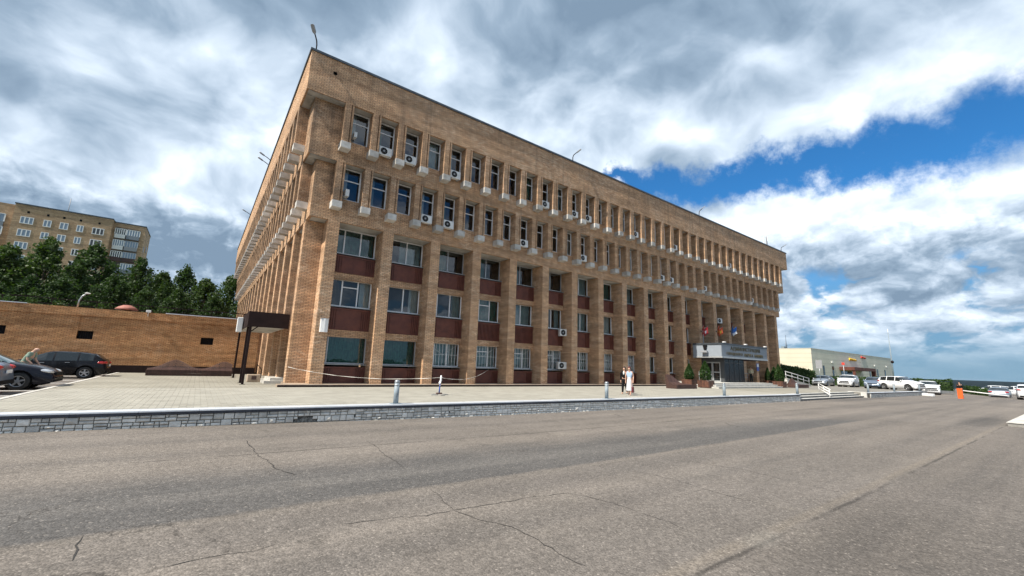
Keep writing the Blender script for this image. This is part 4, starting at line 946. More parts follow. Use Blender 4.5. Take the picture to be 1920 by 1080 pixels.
def planter(x, y, w_, h, th, tr, seed, label):
    t = empty('thuja_planter', (x, y, ZP), label=label, cat='planter', group='thujas in wooden planters')
    n = 7
    for k in range(n):
        for s_ in (0, 1):
            u = -w_/2+w_*(k+.5)/n; hw2 = w_/n*.46; zz = rnd.uniform(-.01, .01)
            if s_ == 0: obj('plank', MB().box(u-hw2, u+hw2, -w_/2-.03, -w_/2, .03, h+zz), M['planter'], t)
            else: obj('plank', MB().box(-w_/2-.03, -w_/2, u-hw2, u+hw2, .03, h+zz), M['planter'], t)
    obj('liner', MB().box(-w_/2, w_/2, -w_/2, w_/2, .05, h-.06), M['wood'], t)
    obj('rim', MB().box(-w_/2-.05, w_/2+.03, -w_/2-.05, -w_/2+.03, h+.012, h+.05).box(-w_/2-.05, -w_/2+.03, -w_/2+.031, w_/2+.03, h+.012, h+.05), M['planter'], t)
    obj('trunk', MB().tube([(0, 0, h-.1), (0, 0, h+.5*th)], .04, 6, .02), M['trunk'], t)
    o = obj('foliage', thuja_mesh(th, tr, seed), None, t, (0, 0, h-.05))
for (px_, py_, w_, h, th, tr, sd_, lab) in ((1330, 727.5, 1.0, .62, 1.75, .52, 1, 'tall bright thuja in a plank planter beside the glazed entrance door'), (1299, 725.5, 1.0, .62, 1.45, .45, 2, 'shorter thuja in a reddish planter behind the lounger bench'),
        (1446, 723, .8, .55, 1.65, .36, 3, 'slim dark thuja in a planter at the far end of the entrance steps'), (1459, 725.5, .9, .6, 1.6, .50, 4, 'bushy thuja in the middle planter at the far end of the entrance steps'), (1468, 727.0, 1.0, .62, 1.85, .50, 5, 'tall thuja in the outer planter next to the hedge ramp')):
    p = onZ(px_, py_, ZP); planter(p[0], p[1]+.3, w_, h, th, tr, sd_, lab)
# ---------------------------------------------------------------- bollards, portable stand, rope
for k, (px_, py_, lab) in enumerate(((737, 757, 'grey steel bollard on the coping in front of the barred ground-floor windows'), (1137, 748.3, 'grey steel bollard on the coping just ahead of the walking women'), (1351, 742.3, 'grey steel bollard on the coping before the entrance steps'), (1476, 738.2, 'grey steel bollard at the end of the long coping beside the broad steps'), (1611, 735.2, 'grey steel bollard on the short wall beside the broad steps'), (1659, 734, 'grey steel bollard midway along the short stone wall'), (1699, 732.5, 'grey steel bollard at the far end of the short stone wall'))):
    p = onZ(px_, py_, ZP); x = p[0]; t = empty('bollard', (x, wall_y(x)+.24, ZP+.022), label=lab, cat='bollard', group='bollards on the retaining wall')
    obj('post', MB().lathe([(.085, .0), (.085, .70)], 16), M['bollard'], t); obj('cap', MB().lathe([(.092, .70), (.092, .745), (.07, .775), (.02, .785)], 16), M['pole_metal'], t)
    obj('base_plate', MB().box(-.17, .17, -.17, .17, 0, .018), M['bollard'], t); obj('collar', MB().lathe([(.095, .60), (.095, .63)], 16), M['pole_metal'], t)
p = onZ(823, 741, ZP); SX, SY = p[0], p[1]
t = empty('tape_stand', (SX, SY, ZP), label='portable stand with a white-wrapped top on a concrete base', cat='stand')
obj('base', MB().box(-.42, .42, -.10, .10, 0, .05).box(-.10, .10, -.40, -.101, 0, .05).box(-.10, .10, .101, .4, 0, .05), M['concrete'], t); obj('foot', MB().box(-.12, .12, -.08, .08, .05, .11), M['wood'], t)
obj('pole', MB().tube([(0, 0, .05), (.02, 0, .5)], .03, 8), M['blue_sign'], t); obj('wrap', MB().tube([(.02, 0, .40), (.0, .01, .52), (.05, -.01, .66), (.045, 0, .78), (.06, 0, .87)], .055, 9, .035), M['white'], t)
def sagline(a, b, sag, n=24):
    a, b = Vector(a), Vector(b); return [a.lerp(b, i/n)-Vector((0, 0, sag*4*(i/n)*(1-i/n))) for i in range(n+1)]
e = onY(915, 693, .95)
rp = empty('barrier_tape', (SX, SY, ZP), label='twisted white barrier tape strung from the corner pier to the stand and the window', cat='tape')
for (a, b, sg) in (((.05, .93, .82), (SX+.04, SY, ZP+.78), .28), ((SX+.04, SY, ZP+.78), (e[0], .9, e[2]), .32)):
    pts = [q-Vector((SX, SY, ZP)) for q in sagline(a, b, sg)]; mb = MB(); 
    for i, q in enumerate(pts):
        tw = i*.9; ww_ = .013; d_ = Vector((0, math.sin(tw), math.cos(tw)))*ww_; mb.v += [tuple(q-d_), tuple(q+d_)]
        if i: mb._f((2*i-2, 2*i, 2*i+1, 2*i-1), True)
    o = obj('strand', mb, M['rope'], rp); m_ = o.modifiers.new('solid', 'SOLIDIFY'); m_.thickness = .008
# ---------------------------------------------------------------- white kerbed island on the road
c0 = onZ(1890, 798.5, -.57); isl = empty('traffic_island', (c0[0], c0[1], zroad(24)), label='white-edged raised concrete island at the edge of the road', cat='island')
obj('lower_slab', MB().box(0, 14, -9, 0, 0, .14), M['concrete'], isl); obj('upper_slab', MB().box(.55, 13.5, -8.6, -.5, .14, .24), M['concrete'], isl); obj('painted_edge', MB().box(-.03, 14.0, -.45, .03, .1401, .165).box(-.03, .45, -9, -.451, .1401, .165), M['kerb'], isl)
# ---------------------------------------------------------------- cars
CARS = {
 'hatch': dict(L=4.36, W=1.82, H=1.48, wb=(1.34, -1.30), r=.325, top=[(-2.18, .62), (-2.14, .92), (-2.02, 1.10), (-1.62, 1.38), (-1.0, 1.46), (-.2, 1.48), (.30, 1.44), (1.16, 1.02), (1.70, .90), (2.02, .76), (2.18, .58)], belt=[(-2.18, .60), (-2.0, 1.02), (-1.2, 1.00), (1.16, .93), (1.8, .80), (2.18, .52)], glass=[(-1.55, -.98), (-.90, -.02), (.05, .92)], ws=(.34, 1.12), rg=(-2.0, -1.64)),
 'sedan': dict(L=4.66, W=1.82, H=1.46, wb=(1.38, -1.36), r=.325, top=[(-2.33, .62), (-2.28, .92), (-2.10, 1.04), (-1.62, 1.08), (-.95, 1.40), (-.3, 1.46), (.25, 1.43), (1.10, 1.01), (1.75, .90), (2.16, .74), (2.33, .55)], belt=[(-2.33, .60), (-2.1, .98), (-1.2, .98), (1.1, .92), (1.8, .80), (2.33, .50)], glass=[(-1.42, -.92), (-.84, .0), (.07, .86)], ws=(.28, 1.06), rg=(-1.58, -.98)),
 'suv': dict(L=4.48, W=1.86, H=1.66, wb=(1.36, -1.32), r=.36, top=[(-2.24, .70), (-2.20, 1.05), (-2.08, 1.24), (-1.80, 1.56), (-1.1, 1.64), (-.2, 1.66), (.30, 1.61), (1.02, 1.18), (1.70, 1.05), (2.08, .90), (2.24, .66)], belt=[(-2.24, .68), (-2.05, 1.12), (-1.2, 1.12), (1.02, 1.06), (1.8, .92), (2.24, .58)], glass=[(-1.72, -1.0), (-.92, -.04), (.03, .80)], ws=(.34, .98), rg=(-2.06, -1.82)),
}
def interp(pts, x):
    if x <= pts[0][0]: return pts[0][1]
    for (a, b), (c, d) in zip(pts, pts[1:]):
        if x <= c: return b+(d-b)*(x-a)/(c-a)
    return pts[-1][1]
def smooth_interp(pts, x, s=.06): return sum(interp(pts, x+k*s)*w_ for k, w_ in ((-1, .25), (0, .5), (1, .25)))
car_parts = {}
def car_meshes(kind):
    if kind in car_parts: return car_parts[kind]
    c = CARS[kind]; L, W, H = c['L'], c['W'], c['H']; r = c['r']; RA = r+.065
    xs = set(np.linspace(-L/2, L/2, 29).round(3))
    for xw in c['wb']:
        for k in range(13): xs.add(round(xw+RA*math.cos(math.pi*k/12), 3))
    for a, b in c['glass']: xs |= {round(a, 3), round(b, 3)}
    for a, b in (c['ws'], c['rg']): xs |= {round(a, 3), round(b, 3)}
    for p in c['top']: xs.add(round(p[0], 3))
    xs |= {round(s_*(L/2-q_), 3) for s_ in (-1, 1) for q_ in (.03, .06, .09)}
    xs = sorted(x for x in xs if -L/2 <= x <= L/2); out = [xs[0]]
    for x in xs[1:]:
        if x-out[-1] > .012: out.append(x)
    xs = out
    rings = []
    for x in xs:
        e = abs(x)/(L/2); wd = W/2*(1-.20*e**5)
        top = smooth_interp(c['top'], x); bl = min(smooth_interp(c['belt'], x), top-.02)
        zb = .20+.10*max(0, (e-.86)/.14); arch = 0; nk = max(0, (e-.95)/.05); wd *= 1-.14*nk*nk; top -= .10*nk*nk; bl -= .08*nk*nk; zb += .12*nk*nk; bl = min(bl, top-.02)
        for xw in c['wb']:
            d = abs(x-xw)
            if d <= RA: zb = max(zb, r+math.sqrt(max(0, RA*RA-d*d))); arch = 1
        zb = min(zb, bl-.05); cab = max(0, min(1, (top-bl)/(H-.98)))
        wr = wd*(.95-.20*cab); mid = max(zb+.04, .2+(bl-.2)*.55)
        rings.append([(0, zb), (wd*.90, zb), (wd*(1.005 if arch else .985), zb+.035), (wd*1.0, mid), (wd*.975, bl), (wr, top-.035-.02*cab), (wr*.80, top), (0, top+.015)])
    body, glass = MB(), MB(); NR = len(rings[0]); v = []
    for x, rg in zip(xs, rings):
        for (y, z) in rg: v.append((x, -y, z))
        for (y, z) in rg: v.append((x, y, z))
    body.v = list(v); glass.v = list(v)
    def isglass(xm, j):
        if j == 4: return any(a <= xm <= b for a, b in c['glass'])
        if j in (5, 6): return c['ws'][0] <= xm <= c['ws'][1] or c['rg'][0] <= xm <= c['rg'][1]
        return False
    for i in range(len(xs)-1):
        for sd_ in (0, 1):
            for j in range(NR-1):
                a = i*2*NR+sd_*NR+j; b = a+2*NR; q = (a, b, b+1, a+1) if sd_ == 0 else (a, a+1, b+1, b)
                (glass if isglass((xs[i]+xs[i+1])/2, j) else body)._f(q, True)
    for i, rev in ((0, False), (len(xs)-1, True)):
        k = i*2*NR; q = tuple(k+j for j in range(NR))+tuple(k+NR+j for j in reversed(range(NR-1))); body._f(q[::-1] if rev else q)
    car_parts[kind] = (body, glass); return car_parts[kind]
def wheel_mesh(r):
    ty = MB().lathe([(r*.62, -.10), (r*.93, -.105), (r, -.08), (r, .08), (r*.93, .105), (r*.62, .10)], 28, axis='y', cap=False)
    rm = MB().lathe([(r*.63, .02), (r*.66, .095), (r*.60, .10), (r*.57, .06)], 28, axis='y', cap=False)
    ty.lathe([(r*.63, -.02), (r*.63, .015)], 24, axis='y')
    for k in range(5):
        a = 2*math.pi*k/5+.3; c_, s_ = math.cos(a), math.sin(a); n_ = (-s_, c_)
        p = [(c_*q+n_[0]*w_*sg, s_*q+n_[1]*w_*sg) for q, w_, sg in ((.03, .035, -1), (r*.60, .028, -1), (r*.60, .028, 1), (.03, .035, 1))]
        rm.prism([(x, z) for x, z in p], 'y', -.085, -.06)
    rm.lathe([(.06, .05), (.05, .095)], 12, axis='y'); return ty, rm
def car(kind, mat, x, y, z, heading, label, glass='car_glass', group=None, rim='rim'):
    c = CARS[kind]; L, W = c['L'], c['W']; r = c['r']; body, gl = car_meshes(kind)
    t = empty('parked_car', (x, y, z), heading, label=label, cat='car', group=group)
    o = obj('body', cached(('carbody', kind, mat), lambda: body.mesh('body', M[mat])), None, t)
    obj('windows', cached(('carglass', kind, glass), lambda: gl.mesh('windows', M[glass])), None, t)
    ty, rm = wheel_mesh(r)
    for xw in c['wb']:
        for s_ in (-1, 1):
            w_ = obj('wheel', cached(('tyre', kind), lambda: ty.mesh('wheel', M['rubber'])), None, t, (xw, s_*(W/2-.13), r), (0, 0, 0 if s_ < 0 else math.pi))
            obj('rim', cached(('rim', kind, rim), lambda: rm.mesh('rim', M[rim])), None, w_)
            obj('wheel_well', cached(('well', kind), lambda: MB().lathe([(r+.05, -.12), (r+.05, .16)], 20, axis='y').mesh('wheel_well', M['black'])), None, t, (xw, s_*(W/2-.30), r+.02))
    hz_ = .70 if kind != 'suv' else .86
    for s_ in (-1, 1):
        obj('headlight', cached(('hl', kind), lambda: MB().ball((0, 0, 0), .26, .24, .085, 14, 8).mesh('headlight', M['lamp_clear'])), None, t, (L/2-.32, s_*(W/2-.32), hz_), (0, R(12), -s_*R(30)))
        obj('tail_light', cached(('tl', kind), lambda: MB().ball((0, 0, 0), .27, .17, .10, 14, 8).mesh('tail_light', M['lamp_red'])), None, t, (-L/2+.25, s_*(W/2-.245), hz_+.20), (0, 0, s_*R(28)))
        obj('mirror', cached(('mir', mat), lambda: MB().ball((0, 0, 0), .07, .12, .075, 10, 6).mesh('mirror', M[mat])), None, t, (c['ws'][1]-.25, s_*(W/2+.03), interp(c['belt'], .8)+.08))
        for hx in (-.55, .42): obj('door_handle', cached(('dh',), lambda: MB().box(-.09, .09, -.012, .012, -.014, .014).mesh('door_handle', M['rim'])), None, t, (hx, s_*(W/2+.004), interp(c['belt'], hx)-.10))
        obj('fog_light', cached(('fog',), lambda: MB().ball((0, 0, 0), .06, .13, .03, 10, 6).mesh('fog_light', M['lamp_clear'])), None, t, (L/2-.13, s_*(W/2-.40), .40))
    obj('grille', cached(('gr', kind), lambda: MB().box(-.10, .06, -.50, .50, -.10, .03).box(-.10, .075, -.58, .58, -.34, -.15).mesh('grille', M['black'])), None, t, (L/2-.075, 0, hz_-.06))
    obj('number_plate', cached(('np',), lambda: MB().box(-.01, .012, -.26, .26, -.055, .055).mesh('number_plate', M['white'])), None, t, (L/2-.02, 0, hz_-.30)); obj('number_plate', cached(('np',), None), None, t, (-L/2-.012, 0, hz_+.05))
    obj('rear_bumper', cached(('rb', kind), lambda: MB().box(-.02, .10, -W/2*.74, W/2*.74, 0, .14).mesh('rear_bumper', M['black'])), None, t, (-L/2+.0, 0, .32))
    obj('underbody', cached(('ub', kind), lambda: MB().box(-L/2+.35, L/2-.35, -W/2+.28, W/2-.28, .17, .40).mesh('underbody', M['black'])), None, t)
    return t
p = onZ(163, 710, -.25)
car('hatch', 'car_black', p[0]-1.45, p[1]+.78, -.25, R(180), 'black hatchback parked tail-out against the ochre annex wall', 'car_glass', 'cars in the small car park')
p = onZ(31, 731, -.25)
car('sedan', 'car_navy', p[0]-1.38, p[1]+.70, -.25, 0.0, 'black sedan with its nose at the kerb where a man leans in', 'car_glass_teal', 'cars in the small car park')
p2 = onY(14, 716, p[1]-1.75)
car('sedan', 'car_bluegrey', p2[0]-2.33, p[1]-1.75-.1, -.25, R(180), 'silver blue car showing a red tail lamp beside the black sedan', 'car_glass', 'cars in the small car park')
RG = 'cars parked on the far terrace'
for (kd, mt, px_, X_, Y_, z, hd, lab) in (
    ('sedan', 'car_silver', 0, 68.4, -1.5, ZP, 182, 'silver car facing out beside the blue-grey sign pole'),
    ('suv', 'car_white', 0, 70.2, -3.9, ZP, 183, 'white SUV facing out in front of the clipped hedge, next to a dark car'),
    ('hatch', 'car_black', 0, 75.0, -5.6, ZP, 190, 'dark hatchback tucked behind the white SUV'),
    ('sedan', 'car_bluegrey', 0, 68.6, -7.1, ZP, 188, 'blue-grey sedan facing out between two white SUVs'),
    ('suv', 'car_white', 0, 66.8, -10.1, ZP, -114, 'white SUV parked side-on at the end of the short stone wall'),
    ('suv', 'car_white', 0, 72.6, -11.6, -.58, 196, 'white crossover waiting on the road behind a low white block'),
    ('sedan', 'car_silver', 0, 76.0, 1.3, ZP, 175, 'silver car half hidden behind the big hedge'),
    ('sedan', 'car_silver', 0, 77.0, -17.3, -.85, 2, 'silver saloon seen from behind beyond the barrier arm'),
    ('suv', 'car_white', 0, 71.5, -19.9, -.58, 4, 'white SUV seen from behind at the end of the barrier arm'),
    ('suv', 'car_white', 0, 97.0, -14.8, -1.0, 95, 'white vehicle half hidden between the two right-hand hedges'),
    ('hatch', 'car_white', 0, 93.0, -17.6, -.75, 80, 'white car roof showing above the long right-hand hedge')):
    car(kd, mt, X_, Y_, z, R(hd), lab, group=RG)
# ---------------------------------------------------------------- barrier, block, signs
p = onZ(1802, 747.5, -.58); bx_, by_ = p[0], p[1]
bt = empty('parking_barrier', (bx_, by_, -.58), label='orange parking barrier with a long white boom across the road', cat='barrier')
bevel(obj('housing', MB().box(-.18, .18, -.20, .20, 0, 1.0), M['orange'], bt), .02); obj('cap', MB().box(-.20, .20, -.22, .22, 1.0, 1.05), M['orange'], bt)
q = onX(1893, 746.5, bx_+.25); obj('boom', MB().tube([(.25, .15, .86), (.25, q[1]-by_, max(.5, q[2]+.58))], .05, 8), M['white'], bt)
obj('pivot', MB().lathe([(.09, -.12), (.09, .12)], 12, (.2, 0, .86), 'x'), M['black'], bt)
p = onZ(1741, 743, -.58); wb_ = empty('concrete_block', (p[0], p[1], -.58), R(-20), label='low white concrete block in front of the waiting white crossover', cat='block')
bevel(obj('body', MB().box(-.22, .22, -.5, .5, 0, .30), M['white'], wb_), .05); obj('lifting_loop', MB().tube([(0, -.2, .33), (0, -.1, .40), (0, .1, .40), (0, .2, .33)], .012, 5), M['dark_metal'], wb_)
for (px_, py_, pt_, X_, w_, h_, mt, lab) in ((1535.5, 722, 683, 66.4, 0.75, 1.15, 'grey_plastic', 'blue-grey sign board on a pole behind the round-backed bench'), (1581, 716, 682, 73.4, .35, .35, 'red_sign', 'small red road sign in front of the beige hall')):
    p = onX(px_, pt_, X_); t = empty('sign_post', (X_, p[1], ZP), label=lab, cat='sign')
    hh = p[2]-ZP; obj('pole', MB().tube([(0, 0, 0), (0, 0, hh)], .04, 8), M['pole_metal'], t); obj('board', MB().box(-.06, -.03, -w_/2, w_/2, hh-h_/2, hh+h_/2), M[mt], t); obj('clip', MB().box(-.03, .05, -.06, .06, hh-.05, hh+.05), M['grey_plastic'], t)
mp = onY(1675, 705, 3.6); mt_ = onY(1667, 627, 3.6)
mast = empty('lamp_mast', (130.5, 3.6, -1.2), label='tall thin grey mast with a dark camera dome beyond the beige hall', cat='mast')
obj('shaft', MB().tube([(0, 0, 0), (0, 0, 13.0)], .17, 8, .07), M['bollard'], mast); obj('dome', MB().ball((0, -.1, 6.3), .32, .32, .36), M['dark_metal'], mast); obj('aerial', MB().tube([(0, 0, 12.9), (0, 0, 14.2)], .06, 6), M['white'], mast)
# ramp with rail beside the hedge
rp_ = empty('ramp', (53.2, -2.6, ZP), label='stone-clad ramp wall with a white rail beside the hedge', cat='ramp')
obj('side_wall', MB().prism([(0, 0), (7.2, 0), (7.2, .14), (0, .92)], 'y', 0, .3), M['stone'], rp_); obj('coping', MB().prism([(-.05, .921), (7.25, .141), (7.25, .21), (-.05, .99)], 'y', -.06, .36), M['kerb'], rp_)
for z in (.85, .45): obj('rail', MB().tube([(0, .15, .95+z), (7.2, .15, .17+z)], .035, 8), M['white'], rp_)
for k in range(5): obj('post', MB().tube([(.1+k*1.75, .15, 0.9-.19*k), (.1+k*1.75, .15, 1.78-.19*k)], .03, 8), M['white'], rp_)
# ---------------------------------------------------------------- hedges
def hedge(x0, y0, x1, y1, wd, z, h, label, seed, sl=0.0, leaf='leaf_hedge', ls=.11):
    rr = random.Random(seed); Lh = math.hypot(x1-x0, y1-y0); t = empty('hedge', (x0, y0, z), math.atan2(y1-y0, x1-x0), label=label, cat='hedge')
    mb = MB(); n = int(Lh*(2*h+wd)*55)
    pts = []
    for _ in range(n):
        u = rr.uniform(0, Lh); hh = h-sl*u/Lh+.06*math.sin(u*1.7)+.05*math.sin(u*4.1+1); a = rr.random()*(2*h+wd)
        if a < h: p = (u, -wd/2, hh*rr.random())
        elif a < 2*h: p = (u, wd/2, hh*rr.random())
        else: p = (u, rr.uniform(-wd/2, wd/2), hh)
        pts.append((p[0]+rr.gauss(0, .06), p[1]+rr.gauss(0, .08), max(.03, p[2]+rr.gauss(0, .06))))
    for q in (0, Lh):
        for _ in range(int(wd*h*60)): pts.append((q+rr.gauss(0, .06), rr.uniform(-wd/2, wd/2), rr.uniform(0, h-sl*q/max(Lh, .1))))
    leaves(mb, pts, ls, rr); obj('foliage', mb, M[leaf], t)
    obj('twigs', MB().prism([(.1, 0), (Lh-.1, 0), (Lh-.1, max(.1, h-sl-.2)), (.1, h-.2)], 'y', -wd/2+.15, wd/2-.15), M['leaf_dark'], t)
hedge(61.5, 3.0, 68.5, .2, 1.8, ZP, 3.0, 'tall dark hedge sloping down beside the ramp rail', 11, .95, 'leaf_dark', .14)
hedge(77.0, 10.0, 77.0, -13.2, 1.2, ZP, 1.35, 'long clipped hedge behind the row of parked cars', 12)
hedge(88.0, -13.0, 87.5, -14.3, 1.3, -.95, 1.35, 'short rounded hedge right behind the white crossover', 13)
hedge(84.0, -14.6, 78.5, -17.0, 1.6, -.85, 1.05, 'low long hedge behind the orange barrier', 14, .2)
# ---------------------------------------------------------------- beige hall
p0 = onY(1522, 654.2, 11.27); HX0, HZ = 103.6, 7.05; HX1 = onY(1669.5, 673, 11.27)[0]
hl = empty('retail_hall', (HX0, 11.27, -.9), label='long flat-roofed beige panel hall with narrow windows and a red portal', cat='building')
clad = MB(); fac = MB(); nz = 8; z0 = 0.0; ZH = HZ+.9
for k in range(nz):
    a, b = z0+ZH*k/nz, z0+ZH*(k+1)/nz-.03
    fac.box(0.012, HX1-HX0, -.03, 0, a, b); clad.box(-.03, 0, 0.0, 22, a, b)
obj('front_cladding', fac, M['panel_beige'], hl); obj('side_cladding', clad, pbr('sunlit_sandwich_panel', (0.66, 0.605, 0.48), .55, var=.05, vs_=.4), hl)  # side cladding in warmer cream, sunlight put into its colour
obj('core', MB().box(.002, HX1-HX0, .002, 22, 0, ZH-.02), M['soffit'], hl); obj('roof_edge', MB().box(-.08, HX1-HX0+.05, -.08, .3, ZH, ZH+.12).box(-.08, .3, .301, 22, ZH, ZH+.12), M['panel_beige'], hl)
def hz(px_, py_): q = onY(1440+px_/7.385, 600+py_/7.385, 11.24); return q[0]-HX0, q[2]+.9
for (a, b, c, d) in ((755, 630, 792, 765), (885, 640, 922, 778), (1398, 678, 1428, 795), (1506, 683, 1536, 798), (1608, 690, 1640, 802)):
    x0_, zt = hz(a, b); x1_, zb_ = hz(d and c, d); o = obj('window', MB().box(x0_, x1_, -.06, -.031, max(.4, zb_-.6), zt), M['dark_metal'], hl); obj('pane', MB().box(x0_+.1, x1_-.1, -.07, -.061, max(.5, zb_-.5), zt-.1), M['car_glass'], o)
x0_, zt = hz(985, 648); x1_, _ = hz(1290, 665)
o = obj('portal', MB().box(x0_, x1_, -3.0, -.04, zt-.75, zt).box(x1_-.8, x1_, -3.0, -2.2, 0, zt-.751).box(x0_+.2, x0_+.7, -3.0, -2.5, 0, zt-.751), M['red_panel'], hl)
xa_, _ = hz(1010, 700); xb_, _ = hz(1180, 700); obj('door', MB().box(xa_, xb_, -.10, -.035, 0, zt-1.0), M['car_glass'], hl); obj('glazing', MB().box(xa_+(xb_-xa_)*.45, xb_-.3, -.13, -.101, .3, zt-1.3), pbr('blue_glazing', (.10, .22, .36), .2), hl)
for (a, b, c, d, mt) in ((1120, 530, 1218, 572, 'yellow'), (1283, 508, 1345, 538, 'red_sign')):
    x0_, zt = hz(a, b); x1_, zb_ = hz(c, d); mb = MB(); n = 5
    for k in range(n):
        u0 = x0_+(x1_-x0_)*k/n; u1 = x0_+(x1_-x0_)*(k+.8)/n; zz = zb_+(zt-zb_)*(.15 if k % 2 else 0)
        mb.tube([(u0, -.12, zz), (u0+.1*(u1-u0), -.12, zt-.05*k), ((u0+u1)/2, -.12, (zz+zt)/2), (u1, -.12, zt-.08*k), (u1, -.12, zz)], .16, 6)
    obj('sign', mb, M[mt], hl)
for px_ in (885, 1475, 1637): a, b = hz(px_, 585+(px_-885)*.083); obj('wall_lamp', MB().box(a-.5, a+.5, -.25, -.04, b-.1, b+.12), M['white'], hl)
ra = onY(1475, 655, 40); rm_ = empty('rooftop_mast', (ra[0], 40, ra[2]-1), label='thin aerial cluster rising behind the beige hall roof', cat='antenna')
obj('shaft', MB().tube([(0, 0, 0), (0, 0, 6.2)], .10, 6, .04), M['dark_metal'], rm_); obj('arms', MB().tube([(-1.2, 0, 2.2), (1.0, 0, 2.3)], .05, 5).tube([(-.6, 0, 2.2), (-.6, 0, 3.6)], .05, 5).tube([(.7, 0, 2.2), (.7, 0, 3.1)], .05, 5), M['grey_plastic'], rm_); obj('housing', MB().box(-3.4, -.6, -.5, .5, 1.0, 1.9), M['bollard'], rm_)
# ---------------------------------------------------------------- flats behind the trees
YB = 110.0; GB = 2.0
def ap(px_, py_): q = onY(px_/5.4, 360+py_/5.4, YB); return q[0], q[2]
XA, ZR = ap(160, 114); XB, _ = ap(1150, 275); XC, ZR2 = ap(1475, 345)
fb = empty('apartment_block', ((XA+XB)/2, YB, GB), label='tall tan brick apartment block with loggias behind the trees', cat='building')
fo = Vector(((XA+XB)/2, YB, GB))
def fbx(x0, x1, y0, y1, z0, z1, mb=None): return (mb or MB()).box(x0-fo.x, x1-fo.x, y0-YB, y1-YB, z0-GB, z1-GB)
obj('wall', fbx(XA, XB, YB, YB+13, GB, ZR), M['far_brick'], fb)
obj('wing', fbx(XB+.002, XC, YB+1.6, YB+12.5, GB, ZR2), M['far_brick'], fb); obj('wing', fbx(XA-40, XA-.002, YB+.9, YB+12.5, GB, ZR-.1), M['far_brick'], fb)
obj('roof_edge', fbx(XA-.1, XB+.1, YB-.12, YB+13, ZR, ZR+.25), M['roof_metal'], fb); obj('roof_edge', fbx(XB+.11, XC+.1, YB+1.5, YB+12.6, ZR2, ZR2+.25), M['roof_metal'], fb)
far_pane = pbr('far_pane', (.20, .27, .36), .12, spec=.8); white_far = M['frame_white']
row_z = ap(270, 288)[1]
for fl in range(8):
    zc = row_z-2.82*fl
    for (a, b, nm) in ((200, 337, 3), (435, 517, 2), (600, 688, 2), (772, 842, 2), (930, 1050, 3)):
        xa_ = ap(a, 288+(a-200)*.153)[0]; xb_ = ap(b, 288+(b-200)*.153)[0]; m2 = MB(); hh = .78
        for (u0, u1, v0, v1) in ((xa_, xb_, zc-hh, zc-hh+.13), (xa_, xb_, zc+hh-.13, zc+hh), (xa_, xa_+.13, zc-hh+.131, zc+hh-.131), (xb_-.13, xb_, zc-hh+.131, zc+hh-.131)): fbx(u0, u1, YB-.05, YB-.002, v0, v1, m2)
        for k in range(1, nm): u = xa_+(xb_-xa_)*k/nm; fbx(u-.09, u+.09, YB-.045, YB-.002, zc-hh+.131, zc+hh-.131, m2)
        o = obj('window', m2, white_far, fb); obj('pane', fbx(xa_+.1, xb_-.1, YB-.02, YB-.003, zc-hh+.1, zc+hh-.1), far_pane if rnd.random() < .7 else M['car_glass'], o)
    # loggias of the right wing
    x0_, x1_ = XB+.5, XC-.9; zf = ZR2-3.3-2.82*fl; xm = x0_+(x1_-x0_)*.45
    if fl < 6:
        o = obj('loggia', fbx(x0_, x1_, YB+1.50, YB+1.597, zf-.5, zf+2.2), M['interior'], fb)  # thin dark sheet stands in for the shaded loggia recess
        for k, (u0, u1) in enumerate(((x0_, xm-.1), (xm+.1, x1_))):
            mt = rnd.choice(('white', 'canopy_grey', 'grey_plastic', 'canopy_grey', 'wood')); obj('parapet', fbx(u0, u1, YB+1.35, YB+1.45, zf-.4, zf+.55), M[mt], o)
            if rnd.random() < .75:
                m2 = MB(); nn = 5
                for q in range(nn+1): u = u0+(u1-u0)*q/nn; fbx(u-.08, u+.08, YB+1.36, YB+1.44, zf+.551, zf+1.9, m2)
                fbx(u0, u1, YB+1.34, YB+1.46, zf+1.901, zf+2.0, m2); obj('glazing_frame', m2, M['frame_white'] if rnd.random() < .6 else M['frame_grey'], o)
                obj('pane', fbx(u0, u1, YB+1.39, YB+1.41, zf+.56, zf+1.9), far_pane if rnd.random() < .6 else M['car_glass'], o)
    # loggias of the left wing, cut by the frame
    x0_, x1_ = XA-5.6, XA-1.2; zf = row_z-2.82*fl
    o = obj('loggia', fbx(x0_, x1_, YB+.82, YB+.897, zf-1.9, zf+.9), M['interior'], fb); obj('parapet', fbx(x0_, x1_, YB+.62, YB+.74, zf-1.9, zf-.85), M[('canopy_grey', 'white', 'bollard')[fl % 3]], o)  # flat dark sheet again in place of the recess shade
    m2 = MB()
    for q in range(6): u = x0_+(x1_-x0_)*q/5; fbx(u-.1, u+.1, YB+.64, YB+.72, zf-.849, zf+.8, m2)
    fbx(x0_, x1_, YB+.63, YB+.73, zf+.801, zf+.92, m2); obj('glazing_frame', m2, white_far, o); obj('pane', fbx(x0_, x1_, YB+.67, YB+.69, zf-.84, zf+.8), far_pane, o)
for a in (290, 490, 652, 820, 1008): xa_, z_ = ap(a, 205+(a-290)*.158); obj('vent_hole', fbx(xa_-.2, xa_+.2, YB-.01, YB+.1, z_-.25, z_+.25), M['black'], fb)
for k, (y, z_) in enumerate(((3.5, 6), (3.5, 9), (3.5, 12), (8.5, 5), (8.5, 8))): obj('side_window', fbx(XC+.001, XC+.04, YB+y, YB+y+1.0, ZR2-z_, ZR2-z_+1.5), M['car_glass'], fb)
a_, z_ = ap(665, 185); obj('aerial', MB().tube([(a_-fo.x, 2, ZR-GB-1), (a_-fo.x, 2, ZR-GB+3.8)], .07, 5), M['grey_plastic'], fb)
